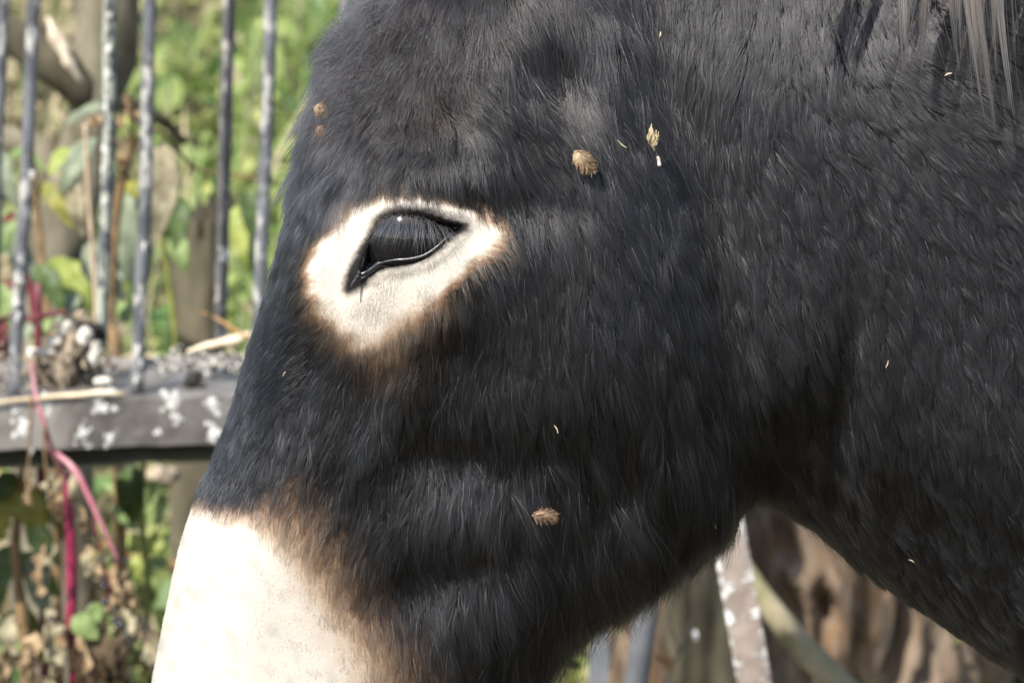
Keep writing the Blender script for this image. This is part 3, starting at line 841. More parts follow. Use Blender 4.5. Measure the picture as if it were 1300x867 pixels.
# second weed at the left edge below the rail
Yq = 3.12
wd = empty("yellowing_weed", (P(22, 800, Yq)[0], Yq, 0.0))
tag(wd, "yellowing broad-leaved weed on a brown stem at the lower left edge", "weed")
add_stem(wd, [to_ground(36, 800, Yq), (36, 1100, Yq), (36, 867, Yq), (28, 780, Yq), (20, 700, Yq), (24, 640, Yq), (28, 590, Yq), (30, 540, Yq + .02)], [.006, .006, .0055, .005, .0045, .003, .0025, .002], MS_BROWN, seg=12)
for j, (a, b, c, d_, w, m_) in enumerate([(26, 610, 58, 690, 46, ML_OLIVE), (24, 615, -6, 690, 40, ML_OLIVE), (18, 690, -8, 780, 46, ML_DARK), (28, 700, 78, 760, 42, ML_GREEN), (20, 600, -10, 640, 34, ML_DARK), (30, 770, -4, 860, 48, ML_GREEN),
        (26, 760, 62, 850, 34, ML_OLIVE), (14, 700, -12, 740, 36, ML_DRAB), (34, 660, 76, 720, 36, ML_GREEN), (30, 820, 5, 900, 36, ML_DARK), (42, 700, 60, 790, 34, ML_DRAB), (60, 620, 84, 690, 26, ML_GREEN)]):
    add_leaf(wd, a, b, c, d_, w, Yq + .02 * (j % 4), m_, (random.uniform(-.4, .4), -1, .35), .2, .2, .02, 660 + j)
# hanging dark leaf and greenery behind, right of the magenta stem
Yh = 3.25
hg = empty("green_weed", (P(170, 800, Yh)[0], Yh, 0.0))
tag(hg, "green weed with a dark hanging leaf below the rail near the muzzle", "weed")
add_stem(hg, [to_ground(190, 800, Yh), (190, 1000, Yh), (184, 867, Yh), (188, 750, Yh), (180, 660, Yh), (182, 596, Yh), (184, 560, Yh)], [.004, .004, .0036, .003, .003, .0026, .002], MS_GREEN)
for j, (a, b, c, d_, w, m_) in enumerate([(166, 588, 168, 672, 42, ML_DARK), (176, 590, 172, 660, 24, ML_DARK), (186, 660, 215, 640, 30, ML_GREEN), (180, 670, 140, 640, 34, ML_GREEN), (186, 700, 215, 672, 26, ML_YG), (184, 640, 205, 612, 22, ML_GREEN),
        (182, 690, 150, 690, 30, ML_YG), (186, 720, 215, 712, 24, ML_GREEN), (182, 640, 130, 612, 30, ML_GREEN), (186, 740, 168, 700, 22, ML_YG)]):
    add_leaf(hg, a, b, c, d_, w, Yh + (.06 if j > 1 else 0) + .01 * j, m_, (random.uniform(-.4, .4), -1, .5), .2, .2, .02, 690 + j)
stick("brown_cane", [(130, 690, 3.5), (170, 706, 3.5), (215, 716, 3.5), (270, 722, 3.5)], [.0035, .0045, .0045, .004], MS_BROWN, "brown cane crossing behind the muzzle's left edge", "cane")
vv, ff = blob(P(206, 604, 3.7), (22 * .00076, .015, 12 * .00076), 801, .4, .02, seg=18, rings=12)
pb = mesh_obj("pale_stone", vv, ff, M_CLOD); tag(pb, "pale rounded stone just under the rail by the muzzle", "stone")


# ------------------------------------------------------------------ donkey
YM = 1.58                                   # the animal's middle plane
donkey = empty("donkey", (1.05, YM, 0.0))
tag(donkey, "black long-coated donkey with cream muzzle and cream eye ring, head in profile", "donkey")

def XZ(px, py, h=0.0):
    p = P(np.asarray(px, float), np.asarray(py, float), YM - h)
    return np.stack([p[..., 0], p[..., 2]], -1)
def poly_xz(lst, h=0.0, n=2):
    a = np.asarray(lst, float)
    return smooth_closed(XZ(a[:, 0], a[:, 1], h), n)

HEAD = [(640,-180),(560,-120),(500,-40),(462,20),(440,70),(414,130),(392,190),(372,245),(358,300),(346,350),(329,400),(310,460),
 (294,520),(274,572),(252,622),(240,652),(225,700),(211,770),(199,830),(192,867),(181,930),(174,990),(180,1060),(205,1110),(250,1140),
 (300,1145),(330,1135),(345,1165),(390,1180),(440,1160),(500,1100),(570,1020),(640,915),(690,845),(740,790),(790,755),(835,728),(880,700),
 (922,668),(952,630),(968,580),(974,500),(962,400),(945,300),(925,180),(900,60),(880,-60),(840,-160),(760,-220)]
NECK = [(820,560),(900,625),(960,632),(1000,648),(1040,674),(1085,716),(1145,758),(1205,798),(1265,838),(1310,864),(1450,960),(1650,1150),(1900,1500),
 (2300,1600),(2600,1300),(2600,0),(2400,-250),(2000,-330),(1600,-400),(1200,-420),(950,-380),(760,-260),(700,-150),(720,100),(760,400)]
head_p = poly_xz(HEAD); neck_p = poly_xz(NECK)
FISSURE = [(438,371),(444,346),(456,322),(471,296),(481,276),(501,267),(528,267),(552,274),(571,282),(599,287),(571,303),(556,318),(534,331),
 (505,338),(482,340),(466,354),(452,366)]
OPENING = [(458,351),(464,331),(475,307),(485,288),(504,278),(528,276),(552,281),(570,286),(588,288),(571,301),(556,316),(534,329),(505,336),(482,338),(467,349)]
fiss_p = poly_xz(OPENING, 0.085, 2)

def gauss_field(pts, ctrl, sig, h=0.075):
    """normalised gaussian blend of control values given in photo pixels"""
    c = np.asarray(ctrl, float)
    w0 = XZ(c[:, 0], c[:, 1], h)
    num = 0; den = 1e-12
    for (x, z), v in zip(w0, c[:, 2]):
        w = np.exp(-((pts[..., 0] - x) ** 2 + (pts[..., 1] - z) ** 2) / (2 * sig * sig)) + 1e-9
        num = num + w * v; den = den + w
    return num / den

HCTRL = [(500,300,86),(560,260,88),(440,110,78),(430,330,76),(600,60,78),(760,-100,66),(700,160,80),(640,330,86),(750,300,84),(850,300,78),(900,100,70),
 (740,450,82),(850,480,78),(930,520,66),(560,480,72),(440,520,60),(360,480,50),(330,600,50),(460,640,56),(600,640,66),(720,640,70),(850,640,66),
 (920,620,58),(760,740,56),(640,780,54),(520,780,52),(400,740,50),(300,720,46),(260,850,46),(400,880,50),(600,900,46),(230,1000,52),(320,1080,44),(420,1100,36)]
# relief of bone and muscle: px, py, half-sizes along/across in px, angle deg (screen, clockwise), height mm
RELIEF = [(545,212,90,26,6,5.5),(440,262,30,20,-50,3.0),(680,245,60,30,10,-3.2),(712,95,42,30,60,-7.5),(640,120,60,36,40,4.0),
 (760,250,120,36,-28,2.0),(790,300,60,30,60,2.0),(515,500,20,70,14,5.0),(570,590,42,30,15,-3.6),(650,520,60,40,0,3.0),(500,690,50,30,-35,1.8),
 (560,742,70,24,-32,-2.6),(600,800,80,26,-28,1.4),(690,850,60,22,-25,-4.0),(393,470,70,12,-72,-4.0),(350,430,60,20,-70,3.5),
 (820,430,110,110,0,5.0),(640,660,50,30,-10,2.5),(770,640,70,24,-50,-3.0),(760,590,40,14,70,2.0),(860,590,50,26,60,2.5),(455,590,40,20,-60,3.0),
 (420,620,40,12,-60,-2.5),(520,430,60,14,-28,2.0),(345,740,70,20,60,1.5),(235,960,26,14,50,-12.0),(260,1090,60,8,10,-5.0),
 (600,20,60,30,30,3.0),(500,60,40,30,20,-3.0),(780,120,40,60,10,2.5)]
NRELIEF = [(1070,560,16,120,3,-6.0),(1000,420,50,120,-8,2.0),(1180,350,110,160,0,4.0),(1200,700,120,40,25,-4.0),(1120,640,60,70,0,2.5),(1010,600,34,70,10,-7.0),(1260,520,50,90,0,2.5)]
def relief(pts, lst, h=0.075):
    o = np.zeros(pts.shape[:-1])
    for px, py, a, b, ang, amp in lst:
        c = XZ(px, py, h); s = 0.000306
        dx = pts[..., 0] - c[0]; dz = -(pts[..., 1] - c[1])
        ca, sa = math.cos(math.radians(ang)), math.sin(math.radians(ang))
        u = (dx * ca + dz * sa) / (a * s); v = (-dx * sa + dz * ca) / (b * s)
        o += amp * 0.001 * np.exp(-0.5 * (u * u + v * v))
    return o

def axis(segs):
    out = []
    for a, b, st in segs:
        n = max(1, int(round((b - a) / st)))
        out += list(np.linspace(a, b, n, endpoint=False))
    out.append(segs[-1][1])
    return np.array(out)
ex0, ez1 = XZ(425, 235, 0.085); ex1, ez0 = XZ(615, 395, 0.085)
gx = axis([(-0.20, ex0, 0.0028), (ex0, ex1, 0.0009), (ex1, 0.26, 0.0028), (0.26, 1.78, 0.03)])
gz = axis([(-0.02, 0.76, 0.03), (0.76, ez0, 0.0028), (ez0, ez1, 0.0009), (ez1, 1.27, 0.0028), (1.27, 1.66, 0.03)])
gyh = axis([(0, 0.058, 0.0035), (0.058, 0.094, 0.0012), (0.094, 0.115, 0.0035), (0.115, 0.30, 0.03)])
gy = np.concatenate([-gyh[:0:-1], gyh])
X2, Z2 = np.meshgrid(gx, gz, indexing='ij')
pts2 = np.stack([X2, Z2], -1)

# head
d = sd_poly(pts2, head_p)
Hh = gauss_field(pts2, HCTRL, 0.024) * 0.001 + relief(pts2, RELIEF)
Rr = gauss_field(pts2, [(350,300,52),(320,500,46),(230,750,42),(440,100,62),(900,500,60),(800,750,46),(600,900,40),(300,1050,45),(800,0,60)], 0.05) * 0.001
# eyelids and the opening between them
df = sd_poly(pts2, fiss_p) / 0.000306        # in photo pixels, + inside
lid = 0.0010 * np.exp(-((df + 9) / 8.0) ** 2)
fold = 0.0016 * np.exp(-((df + 20) / 7.0) ** 2) * sstep(pts2[..., 1], XZ(500, 300, .085)[1], XZ(500, 270, .085)[1])
carve = 0.0105 * sstep(df, -7, 12.0)
Hh = Hh + lid + fold - carve
s = np.maximum(1 - d / Rr, 0)
s = s[:, None, :]; Hm = np.maximum(Hh, 0.006)[:, None, :]
Ya = np.abs(gy)[None, :, None]
F = ((np.sqrt((Ya / Hm) ** 2 + s * s) - 1) * 0.05).astype(np.float32)
# neck
d = sd_poly(pts2, neck_p)
Hn = gauss_field(pts2, [(950,400,60),(1050,300,70),(1050,600,58),(1200,300,80),(1300,600,80),(1600,300,95),(2000,500,125),(2500,500,150),(1100,-200,50),(1600,-300,50),(2400,0,90),(2200,1200,130)], 0.05) * 0.001 + relief(pts2, NRELIEF)
s = np.maximum(1 - d / 0.085, 0)[:, None, :]
Fn = ((np.sqrt((Ya / np.maximum(Hn, 0.006)[:, None, :]) ** 2 + s * s) - 1) * 0.05).astype(np.float32)

def smin(a, b, k):
    h = np.clip(0.5 + 0.5 * (b - a) / k, 0, 1)
    return b + (a - b) * h - k * h * (1 - h)
F = smin(F, Fn, np.float32(0.006)); del Fn
# trunk, legs, ears, tail (one skin with head and neck)
X3 = gx[:, None, None].astype(np.float32); Y3 = gy[None, :, None].astype(np.float32); Z3 = gz[None, None, :].astype(np.float32)
def ellipsoid(c, r):
    return (np.sqrt(((X3 - c[0]) / r[0]) ** 2 + ((Y3 - c[1]) / r[1]) ** 2 + ((Z3 - c[2]) / r[2]) ** 2) - 1) * min(r)
def capsule(a, b, ra, rb, fy=1.0):
    a = np.array(a, float); b = np.array(b, float); ab = b - a
    t = np.clip(((X3 - a[0]) * ab[0] + (Y3 - a[1]) * ab[1] + (Z3 - a[2]) * ab[2]) / (ab @ ab), 0, 1)
    return np.sqrt((X3 - a[0] - t * ab[0]) ** 2 + ((Y3 - a[1] - t * ab[1]) * fy) ** 2 + (Z3 - a[2] - t * ab[2]) ** 2) - (ra + (rb - ra) * t)
G = ellipsoid((1.10, 0, 0.92), (0.58, 0.23, 0.27))
G = smin(G, ellipsoid((0.72, 0, 0.90), (0.24, 0.19, 0.28)), 0.08)
G = smin(G, ellipsoid((1.48, 0, 0.98), (0.24, 0.20, 0.24)), 0.08)
for sy in (-1, 1):
    for joints in ([(0.66, .13, .78, .10), (0.68, .12, .46, .052), (0.67, .12, .40, .044), (0.67, .12, .13, .034), (0.64, .12, .06, .042), (0.63, .12, .02, .052)],
                   [(1.50, .13, .86, .15), (1.45, .13, .62, .085), (1.60, .13, .42, .055), (1.58, .13, .38, .046), (1.56, .13, .13, .036), (1.53, .13, .06, .042), (1.52, .13, .02, .052)]):
        for a, b in zip(joints, joints[1:]):
            G = smin(G, capsule((a[0], sy * a[1], a[2]), (b[0], sy * b[1], b[2]), a[3], b[3]), 0.02)
    e0 = P(760, -190, YM); e1 = P(740, -560, YM); e2 = P(720, -940, YM)
    G = np.minimum(G, capsule((e0[0], sy * .055, e0[2]), (e1[0], sy * .085, e1[2]), .030, .042, 1.7))
    G = np.minimum(G, capsule((e1[0], sy * .085, e1[2]), (e2[0], sy * .10, e2[2]), .042, .012, 1.7))
G = np.minimum(G, capsule((1.70, 0, 1.05), (1.74, 0, .55), .03, .02))
F = smin(F, G.astype(np.float32), np.float32(0.012)); del G

def surface_net(F, ax, ay, az):
    nx, ny, nz = F.shape
    S = F < 0
    cell = np.zeros((nx - 1, ny - 1, nz - 1), np.uint8)
    for i in (0, 1):
        for j in (0, 1):
            for k in (0, 1):
                cell += S[i:nx - 1 + i, j:ny - 1 + j, k:nz - 1 + k]
    act = np.argwhere((cell > 0) & (cell < 8))
    idx = -np.ones(cell.shape, np.int64); idx[tuple(act.T)] = np.arange(len(act))
    acc = np.zeros((len(act), 3)); cnt = np.zeros(len(act))
    axs = (ax, ay, az)
    offs = [(0, 0), (0, 1), (1, 0), (1, 1)]
    for dim in range(3):
        o1, o2 = [q for q in range(3) if q != dim]
        for a, b in offs:
            n0 = act.copy(); n0[:, o1] += a; n0[:, o2] += b
            n1 = n0.copy(); n1[:, dim] += 1
            f0 = F[tuple(n0.T)]; f1 = F[tuple(n1.T)]
            c = (f0 < 0) != (f1 < 0)
            t = np.where(c, f0 / np.where(c, f0 - f1, 1), 0)
            for q in range(3):
                p = axs[q][n0[:, q]] + (t * (axs[q][n1[:, q]] - axs[q][n0[:, q]]) if q == dim else 0)
                acc[:, q] += np.where(c, p, 0)
            cnt += c
    verts = acc / cnt[:, None]
    quads = []
    for dim in range(3):
        o1, o2 = [(1, 2), (2, 0), (0, 1)][dim]
        sl0 = [slice(None)] * 3; sl1 = [slice(None)] * 3
        sl0[dim] = slice(0, -1); sl1[dim] = slice(1, None)
        a = S[tuple(sl0)]; b = S[tuple(sl1)]
        e = np.argwhere(a != b)
        ok = (e[:, o1] > 0) & (e[:, o2] > 0) & (e[:, o1] < F.shape[o1] - 1) & (e[:, o2] < F.shape[o2] - 1)
        e = e[ok]
        ins = a[tuple(e.T)]
        def at(da, db):
            q = e.copy(); q[:, o1] += da; q[:, o2] += db
            return idx[tuple(q.T)]
        q = np.stack([at(-1, -1), at(0, -1), at(0, 0), at(-1, 0)], 1)
        q[~ins] = q[~ins][:, ::-1]
        quads.append(q)
    return verts, np.vstack(quads)

bv, bq = surface_net(F, gx, gy, gz); del F
bv[:, 1] += YM
body_me = bpy.data.meshes.new("body")
body_me.vertices.add(len(bv)); body_me.vertices.foreach_set('co', bv.astype(np.float32).ravel())
body_me.loops.add(bq.size); body_me.loops.foreach_set('vertex_index', bq.ravel().astype(np.int32))
body_me.polygons.add(len(bq)); body_me.polygons.foreach_set('loop_start', np.arange(0, bq.size, 4, dtype=np.int32))
body_me.polygons.foreach_set('use_smooth', np.ones(len(bq), bool))
body_me.update(calc_edges=True)
body = bpy.data.objects.new("body", body_me)
link(body, donkey); body.matrix_parent_inverse = Matrix.Translation(-Vector(donkey.location))

# coat markings, in photo pixels of the near side
EYE_PATCH = smooth_closed([(449,253),(475,248),(505,245),(552,252),(594,264),(628,278),(640,296),(625,318),(596,334),(576,357),(553,378),(528,396),(500,410),(480,436),(455,436),
 (432,415),(406,392),(394,365),(392,330),(404,305),(428,286),(441,268)], 2)
EYE_TAIL = smooth_closed([(430,395),(520,400),(585,380),(560,440),(520,480),(480,500),(445,470)], 2)
MUZ = smooth_closed([(-200,640),(150,650),(232,650),(275,655),(318,664),(342,690),(368,732),(392,772),(416,812),(436,850),(450,900),(480,1000),(560,1100),(560,1400),(-200,1400)], 1)
BLACK = np.array([0.0092, 0.0093, 0.0104]); BROWNBLACK = np.array([0.019, 0.0140, 0.0120]); TAN = np.array([0.27, 0.155, 0.088]); BEIGE = np.array([0.33, 0.245, 0.17])
WHITE = np.array([0.56, 0.50, 0.425]); SKIN = np.array([0.014, 0.012, 0.012])
def coat(p, r=None):
    """colour of the coat (linear), r = per-hair random pair or None for smooth"""
    q = p.copy(); q[:, 1] = YM - np.abs(q[:, 1] - YM)
    px = proj(q)
    n = len(p)
    r0 = np.full(n, 0.5) if r is None else r[:, 0]
    r1 = np.full(n, 0.5) if r is None else r[:, 1]
    nz = Noise(5, 30.0, 2)(px); nz2 = Noise(6, 9.0, 2)(px)
    c = BLACK + (BROWNBLACK - BLACK) * np.clip(r1 * 1.2 - 0.45 + 0.12 * Noise(8, 160.0, 2)(px) * sstep(px[:, 0], 1000, 800) + .8 * np.exp(-(((px[:, 0] - 460) / 130) ** 2 + ((px[:, 1] - 60) / 120) ** 2)), 0, 1)[:, None]
    def lay(c, colr, f): return c + (colr - c) * np.clip(f, 0, 1)[:, None]
    de = (sd_poly(px, EYE_PATCH) + nz * 2 + nz2 * 1.5) / (1 + 1.5 * sstep(px[:, 1], 360, 430))
    dt = sd_poly(px, EYE_TAIL) + nz * 5
    jit = (r0 - 0.5)
    c = lay(c, TAN * 0.55, sstep(dt + jit * 40, -20, 30) * 0.16)
    c = lay(c, BEIGE, sstep(dt + jit * 44, 4, 50) * 0.25)
    low = sstep(px[:, 1], 360, 430)
    c = lay(c, TAN * 0.8, sstep(de + jit * 12, -15, -5) * (1 - .72 * low))
    c = lay(c, BEIGE * 1.25, sstep(de + jit * 12, -8, 1) * (1 - .25 * low))
    c = lay(c, WHITE * 1.24, sstep(de + jit * 10, -3, 8))
    dm = sd_poly(px, MUZ) + nz * 3 + nz2 * 2
    w = 17 + 50 * sstep(px[:, 0], 300, 400) + 25 * sstep(px[:, 1], 760, 860)
    c = lay(c, TAN * 0.5, sstep(dm + jit * w * 0.9, -1.6 * w, -0.6 * w))
    c = lay(c, BEIGE * (0.9 + 0.5 * r1[:, None]), sstep(dm + jit * w, -1.1 * w, -0.1 * w))
    c = lay(c, WHITE, sstep(dm + jit * w * 0.7, -0.45 * w, 0.35 * w))
    c = c * (1 - 0.16 * np.clip(Noise(9, 26.0, 2)(px * np.array([1.0, .7])) - .6, 0, 1) * sstep(dm, 0, 20) - .06 * np.clip(Noise(10, 90.0, 2)(px), 0, 1) * sstep(dm, 0, 20))[:, None]
    dfp = sd_poly(px, smooth_closed(FISSURE, 1)) + nz2 * 0.6
    c = lay(c, np.array([.16, .13, .11]), sstep(dfp, -13.0, -4.0) * 0.4)
    c = lay(c, SKIN, sstep(dfp, -9.0, 1.0))
    return c, px, de, dm, dfp
_cb = coat(bv)
set_color(body_me, "coat", _cb[0] * 0.9)
set_color(body_me, "wet", np.repeat(sstep(_cb[4], -1, 5)[:, None], 3, 1))
m_body, n_, l_, b_ = mat("donkey_skin")
a_ = n_.new("ShaderNodeAttribute"); a_.attribute_name = "coat"
l_.new(a_.outputs['Color'], b_.inputs['Base Color'])
wet_ = n_.new("ShaderNodeAttribute"); wet_.attribute_name = "wet"
mr_ = n_.new("ShaderNodeMapRange"); mr_.inputs[3].default_value = .8; mr_.inputs[4].default_value = .22; l_.new(wet_.outputs['Fac'], mr_.inputs[0]); l_.new(mr_.outputs[0], b_.inputs['Roughness'])
ms_ = n_.new("ShaderNodeMapRange"); ms_.inputs[3].default_value = .04; ms_.inputs[4].default_value = .6; l_.new(wet_.outputs['Fac'], ms_.inputs[0]); l_.new(ms_.outputs[0], b_.inputs['Specular IOR Level'])
bump(n_, l_, b_, noise_tex(n_, l_, 900, detail=3), 0.0004, 0.5)
body_me.materials.append(m_body)

# ---- fur roots on the body surface
vn = np.empty(len(bv) * 3, np.float32); body_me.vertices.foreach_get('normal', vn); vn = vn.reshape(-1, 3).astype(float)
tri = np.vstack([bq[:, [0, 1, 2]], bq[:, [0, 2, 3]]])
tc_ = bv[tri].mean(1)
tpx = proj(tc_)
keep = (tpx[:, 0] > 130) & (tpx[:, 0] < 1400) & (tpx[:, 1] > -110) & (tpx[:, 1] < 960) & (tc_[:, 1] < YM + 0.035)
tri = tri[keep]; tc_ = tc_[keep]
A = np.linalg.norm(np.cross(bv[tri[:, 1]] - bv[tri[:, 0]], bv[tri[:, 2]] - bv[tri[:, 0]]), axis=1) / 2
wt = A * np.where(tc_[:, 1] > YM - 0.02, 0.6, 1.0)
_, _, de_t, dm_t, _ = coat(tc_)
wt *= 1 + 1.3 * sstep(np.maximum(de_t, dm_t), -10, 10)
NH = 520000
pick = rng.choice(len(tri), NH, p=wt / wt.sum())
ba = rng.random((NH, 2)); fl = ba.sum(1) > 1; ba[fl] = 1 - ba[fl]
T = tri[pick]
root = bv[T[:, 0]] + (bv[T[:, 1]] - bv[T[:, 0]]) * ba[:, :1] + (bv[T[:, 2]] - bv[T[:, 0]]) * ba[:, 1:]
nrm = vn[T[:, 0]] * (1 - ba.sum(1))[:, None] + vn[T[:, 1]] * ba[:, :1] + vn[T[:, 2]] * ba[:, 1:]
nrm /= np.linalg.norm(nrm, axis=1)[:, None] + 1e-9
cr, rpx, de, dm, dfp = coat(root, rng.random((NH, 2)))
ok = dfp < -2.0
root, nrm, cr, rpx, de, dm, dfp = [a[ok] for a in (root, nrm, cr, rpx, de, dm, dfp)]
NH = len(root)

FLOW = [(450,60,-.5,.6),(400,150,-.6,.5),(360,260,-.5,.85),(420,220,-.35,.9),(330,400,-.8,.55),(370,420,-.95,.35),(345,480,-.85,.5),(310,500,-.5,.85),(330,560,-.2,.95),(290,620,-.1,1),
 (390,540,-.3,.95),(400,460,-.7,.6),(460,500,-.2,1),(420,600,-.25,1),(560,480,-.02,1),(520,560,-.12,1),(600,560,.1,1),(700,400,.12,1),(800,350,.33,1),(900,350,.4,1),(1000,250,.45,1),(1100,150,.6,.8),
 (1200,120,.85,.45),(1280,200,.75,.65),(1200,250,.6,.9),(1200,400,.35,1),(1250,600,.3,1),(1100,600,.2,1),(1150,740,.5,.85),(1250,800,.6,.8),(1070,680,.3,.95),(850,650,.12,1),(900,600,.3,1),(700,750,.1,1),
 (760,680,.2,1),(600,800,.25,1),(640,700,.35,1),(480,690,-.4,1),(540,740,.35,.95),(560,210,.15,1),(500,200,-.1,1),(620,130,.55,.8),(600,60,.2,1),(700,160,.8,.55),(660,190,.45,.9),(700,60,.15,1),(750,110,.1,1),
 (800,100,.2,1),(900,120,0,1),(950,60,-.25,1),(850,30,-.1,1),(1020,60,.1,1),(280,760,-.1,1),(400,800,0,1),(560,860,.1,1),(760,240,.45,.9),(850,220,.35,1),(680,300,.25,1),(950,480,.3,1),(820,520,.22,1),
 (425,330,-.9,.4),(470,430,-.1,1),(600,300,.6,.6)]
fc = np.array(FLOW); num = np.zeros((NH, 2)); den = np.full(NH, 1e-9)
for x, y, u, v in fc:
    w = 1 / (((rpx[:, 0] - x) ** 2 + (rpx[:, 1] - y) ** 2) + 900) ** 1.6
    q = math.hypot(u, v)
    num[:, 0] += w * u / q; num[:, 1] += w * v / q; den += w
fl2 = num / den[:, None]
fl2 /= np.linalg.norm(fl2, axis=1)[:, None] + 1e-9
messy = np.exp(-(((rpx[:, 0] - 460) / 130) ** 2 + ((rpx[:, 1] - 70) / 130) ** 2))
shag = sstep(rpx[:, 1], 480, 680) * sstep(rpx[:, 0], 480, 620) * sstep(rpx[:, 0], 1010, 930)
ang = (0.08 + .05 * shag + 0.55 * messy) * Noise(21, 90.0, 2)(rpx) + (0.055 + .08 * shag + 0.60 * messy) * Noise(22, 28.0, 2)(rpx) + rng.normal(0, 0.08 + 0.25 * messy, NH)
fl2 = np.stack([fl2[:, 0] * np.cos(ang) - fl2[:, 1] * np.sin(ang), fl2[:, 0] * np.sin(ang) + fl2[:, 1] * np.cos(ang)], 1)
tan = np.stack([fl2[:, 0], np.zeros(NH), -fl2[:, 1]], 1)
tan -= nrm * (tan * nrm).sum(1)[:, None]
tan /= np.linalg.norm(tan, axis=1)[:, None] + 1e-6

LEN = [(470,60,23),(400,170,20),(365,280,9),(345,400,8),(325,520,8),(280,620,7),(470,470,8),(560,520,12),(540,200,11),(620,120,14),(700,60,18),(750,400,12),(850,500,15),(820,720,25),(720,820,25),
 (920,620,22),(600,700,15),(500,760,11),(430,620,9),(1050,300,14),(1200,300,13),(1200,600,13),(1150,740,10),(1000,560,16),(900,200,15),(1000,60,14),(800,200,14)]
lc = np.array(LEN); num = np.zeros(NH); den = np.full(NH, 1e-9)
for x, y, v in lc:
    w = 1 / (((rpx[:, 0] - x) ** 2 + (rpx[:, 1] - y) ** 2) + 2500) ** 1.5
    num += w * v; den += w
L = num / den
L = L + (3.2 - L) * sstep(de, -16, 6)
L = L + (2.4 - L) * sstep(dm, -25 - 60 * sstep(rpx[:, 0], 330, 430), 8)
L = L + (1.6 - L) * sstep(dfp, -14, -4)
L *= 0.001 * (0.62 + 0.5 * rng.random(NH)) * (1 + 0.16 * Noise(23, 45.0, 2)(rpx))
lift = 0.26 + 0.48 * messy + (0.035 + .08 * messy) * Noise(24, 60.0, 2)(rpx) + 0.07 * rng.normal(size=NH)
stray = rng.random(NH) < 0.025 + .18 * messy
lift[stray] += 0.35
L[stray] *= 1.25
lift = np.clip(lift, 0.08, 1.15)

def clump(cell, seed):
    """offset (px) to the nearest tuft centre of a jittered lattice, and the tuft's own random number"""
    best = np.full(NH, 1e18); off = np.zeros((NH, 2)); rid = np.zeros(NH)
    ij = np.floor(rpx / cell).astype(np.int64)
    for a in (-1, 0, 1):
        for b in (-1, 0, 1):
            c = ij + np.array([a, b])
            hsh = (c[:, 0] * 73856093 ^ c[:, 1] * 19349663 ^ seed * 83492791) & 0xFFFFFF
            h1 = ((hsh * 1103515245 + 12345) >> 8 & 0xFFFF) / 65535.0
            h2 = ((hsh * 69069 + 362437) >> 7 & 0xFFFF) / 65535.0
            cc = (c + np.stack([h1, h2], 1)) * cell
            dd = ((cc - rpx) ** 2).sum(1)
            m = dd < best
            best[m] = dd[m]; off[m] = (cc - rpx)[m]; rid[m] = ((h1 * 7.13 + h2 * 3.77) % 1)[m]
    return off, rid
o1, r1 = clump(9.5, 3)
o2, r2 = clump(34.0, 9)
def to_tan(off):
    v = np.stack([off[:, 0], np.zeros(NH), -off[:, 1]], 1) * 0.000306
    v -= nrm * (v * nrm).sum(1)[:, None]
    return v
long_f = np.clip((L / 0.001 - 4) / 8, 0, 1)
c1 = to_tan(o1) * (0.74 * long_f)[:, None]; c2 = to_tan(o2) * ((0.36 + .22 * shag) * long_f)[:, None]
# each tuft leans its own way
side = np.cross(nrm, tan)
neckf = sstep(rpx[:, 0], 900, 1040)
lean = ((r1 - 0.5) * 0.28 + (r2 - 0.5) * (0.20 + .30 * shag)) * long_f * (1 - .35 * neckf) * (1 + messy)
tan2 = tan + side * lean[:, None]; tan2 /= np.linalg.norm(tan2, axis=1)[:, None]
lift = lift * (0.88 + (0.24 + .35 * shag) * r2) * (1 - .15 * neckf) * (0.80 + .20 * messy)
lift = np.maximum(lift, 0.17)
L = L * (1 - .22 * neckf) * (1 + .22 * shag * r2) * (1 - .16 * (1 - messy) * (1 - shag))
K = 5
pts = np.empty((NH, K, 3), np.float32)
curl = rng.normal(0, 0.05 + 0.22 * messy, NH)
for k in range(K):
    t = k / (K - 1)
    a = np.sin(lift) * (t - 0.45 * t * t)
    p = root - nrm * 0.0003 + (tan2 * (np.cos(lift) * t)[:, None] + nrm * a[:, None]) * L[:, None]
    p = p + (c1 * t ** 1.3 + c2 * t ** 1.2)
    p = p + side * (curl * L * math.sin(t * 3.0) * t)[:, None]
    p[:, 2] -= L * 0.10 * t * t
    pts[:, k] = p
rad = np.interp(np.linspace(0, 1, K), [0, 0.5, 1], [1.0, 0.85, 0.22])[None, :] * (0.000075 * (0.75 + 0.5 * rng.random(NH)))[:, None]
cr = cr * (1 + (0.5 * rng.random(NH) - .25) * (1 - .7 * sstep(np.maximum(de, dm), -2, 8)))[:, None] * (1 + long_f * (1.3 * r1 - .65))[:, None]
sun_b = (rng.random(NH) < 0.02) & (np.maximum(de, dm) < -20)        # single sun-bleached brown hairs
cr[sun_b] = np.array([0.09, 0.055, 0.035]) * (0.5 + rng.random(sun_b.sum()))[:, None]
speck = (rng.random(NH) < 0.002) & (np.maximum(de, dm) > 4)      # single dark hairs in the cream
cr[speck] = np.array([0.05, 0.035, 0.028])
cr *= (1 + .05 * sstep(de, 0, 9) + .12 * sstep(dm * .35, 0, 9))[:, None]
cr = np.clip(cr, 0.003, 0.88)
M_FUR = m_hair("donkey_hair", 0.26, 0.40)
fur = make_hair("fur", pts, rad, cr, M_FUR, donkey)
fur["kind"] = "stuff"

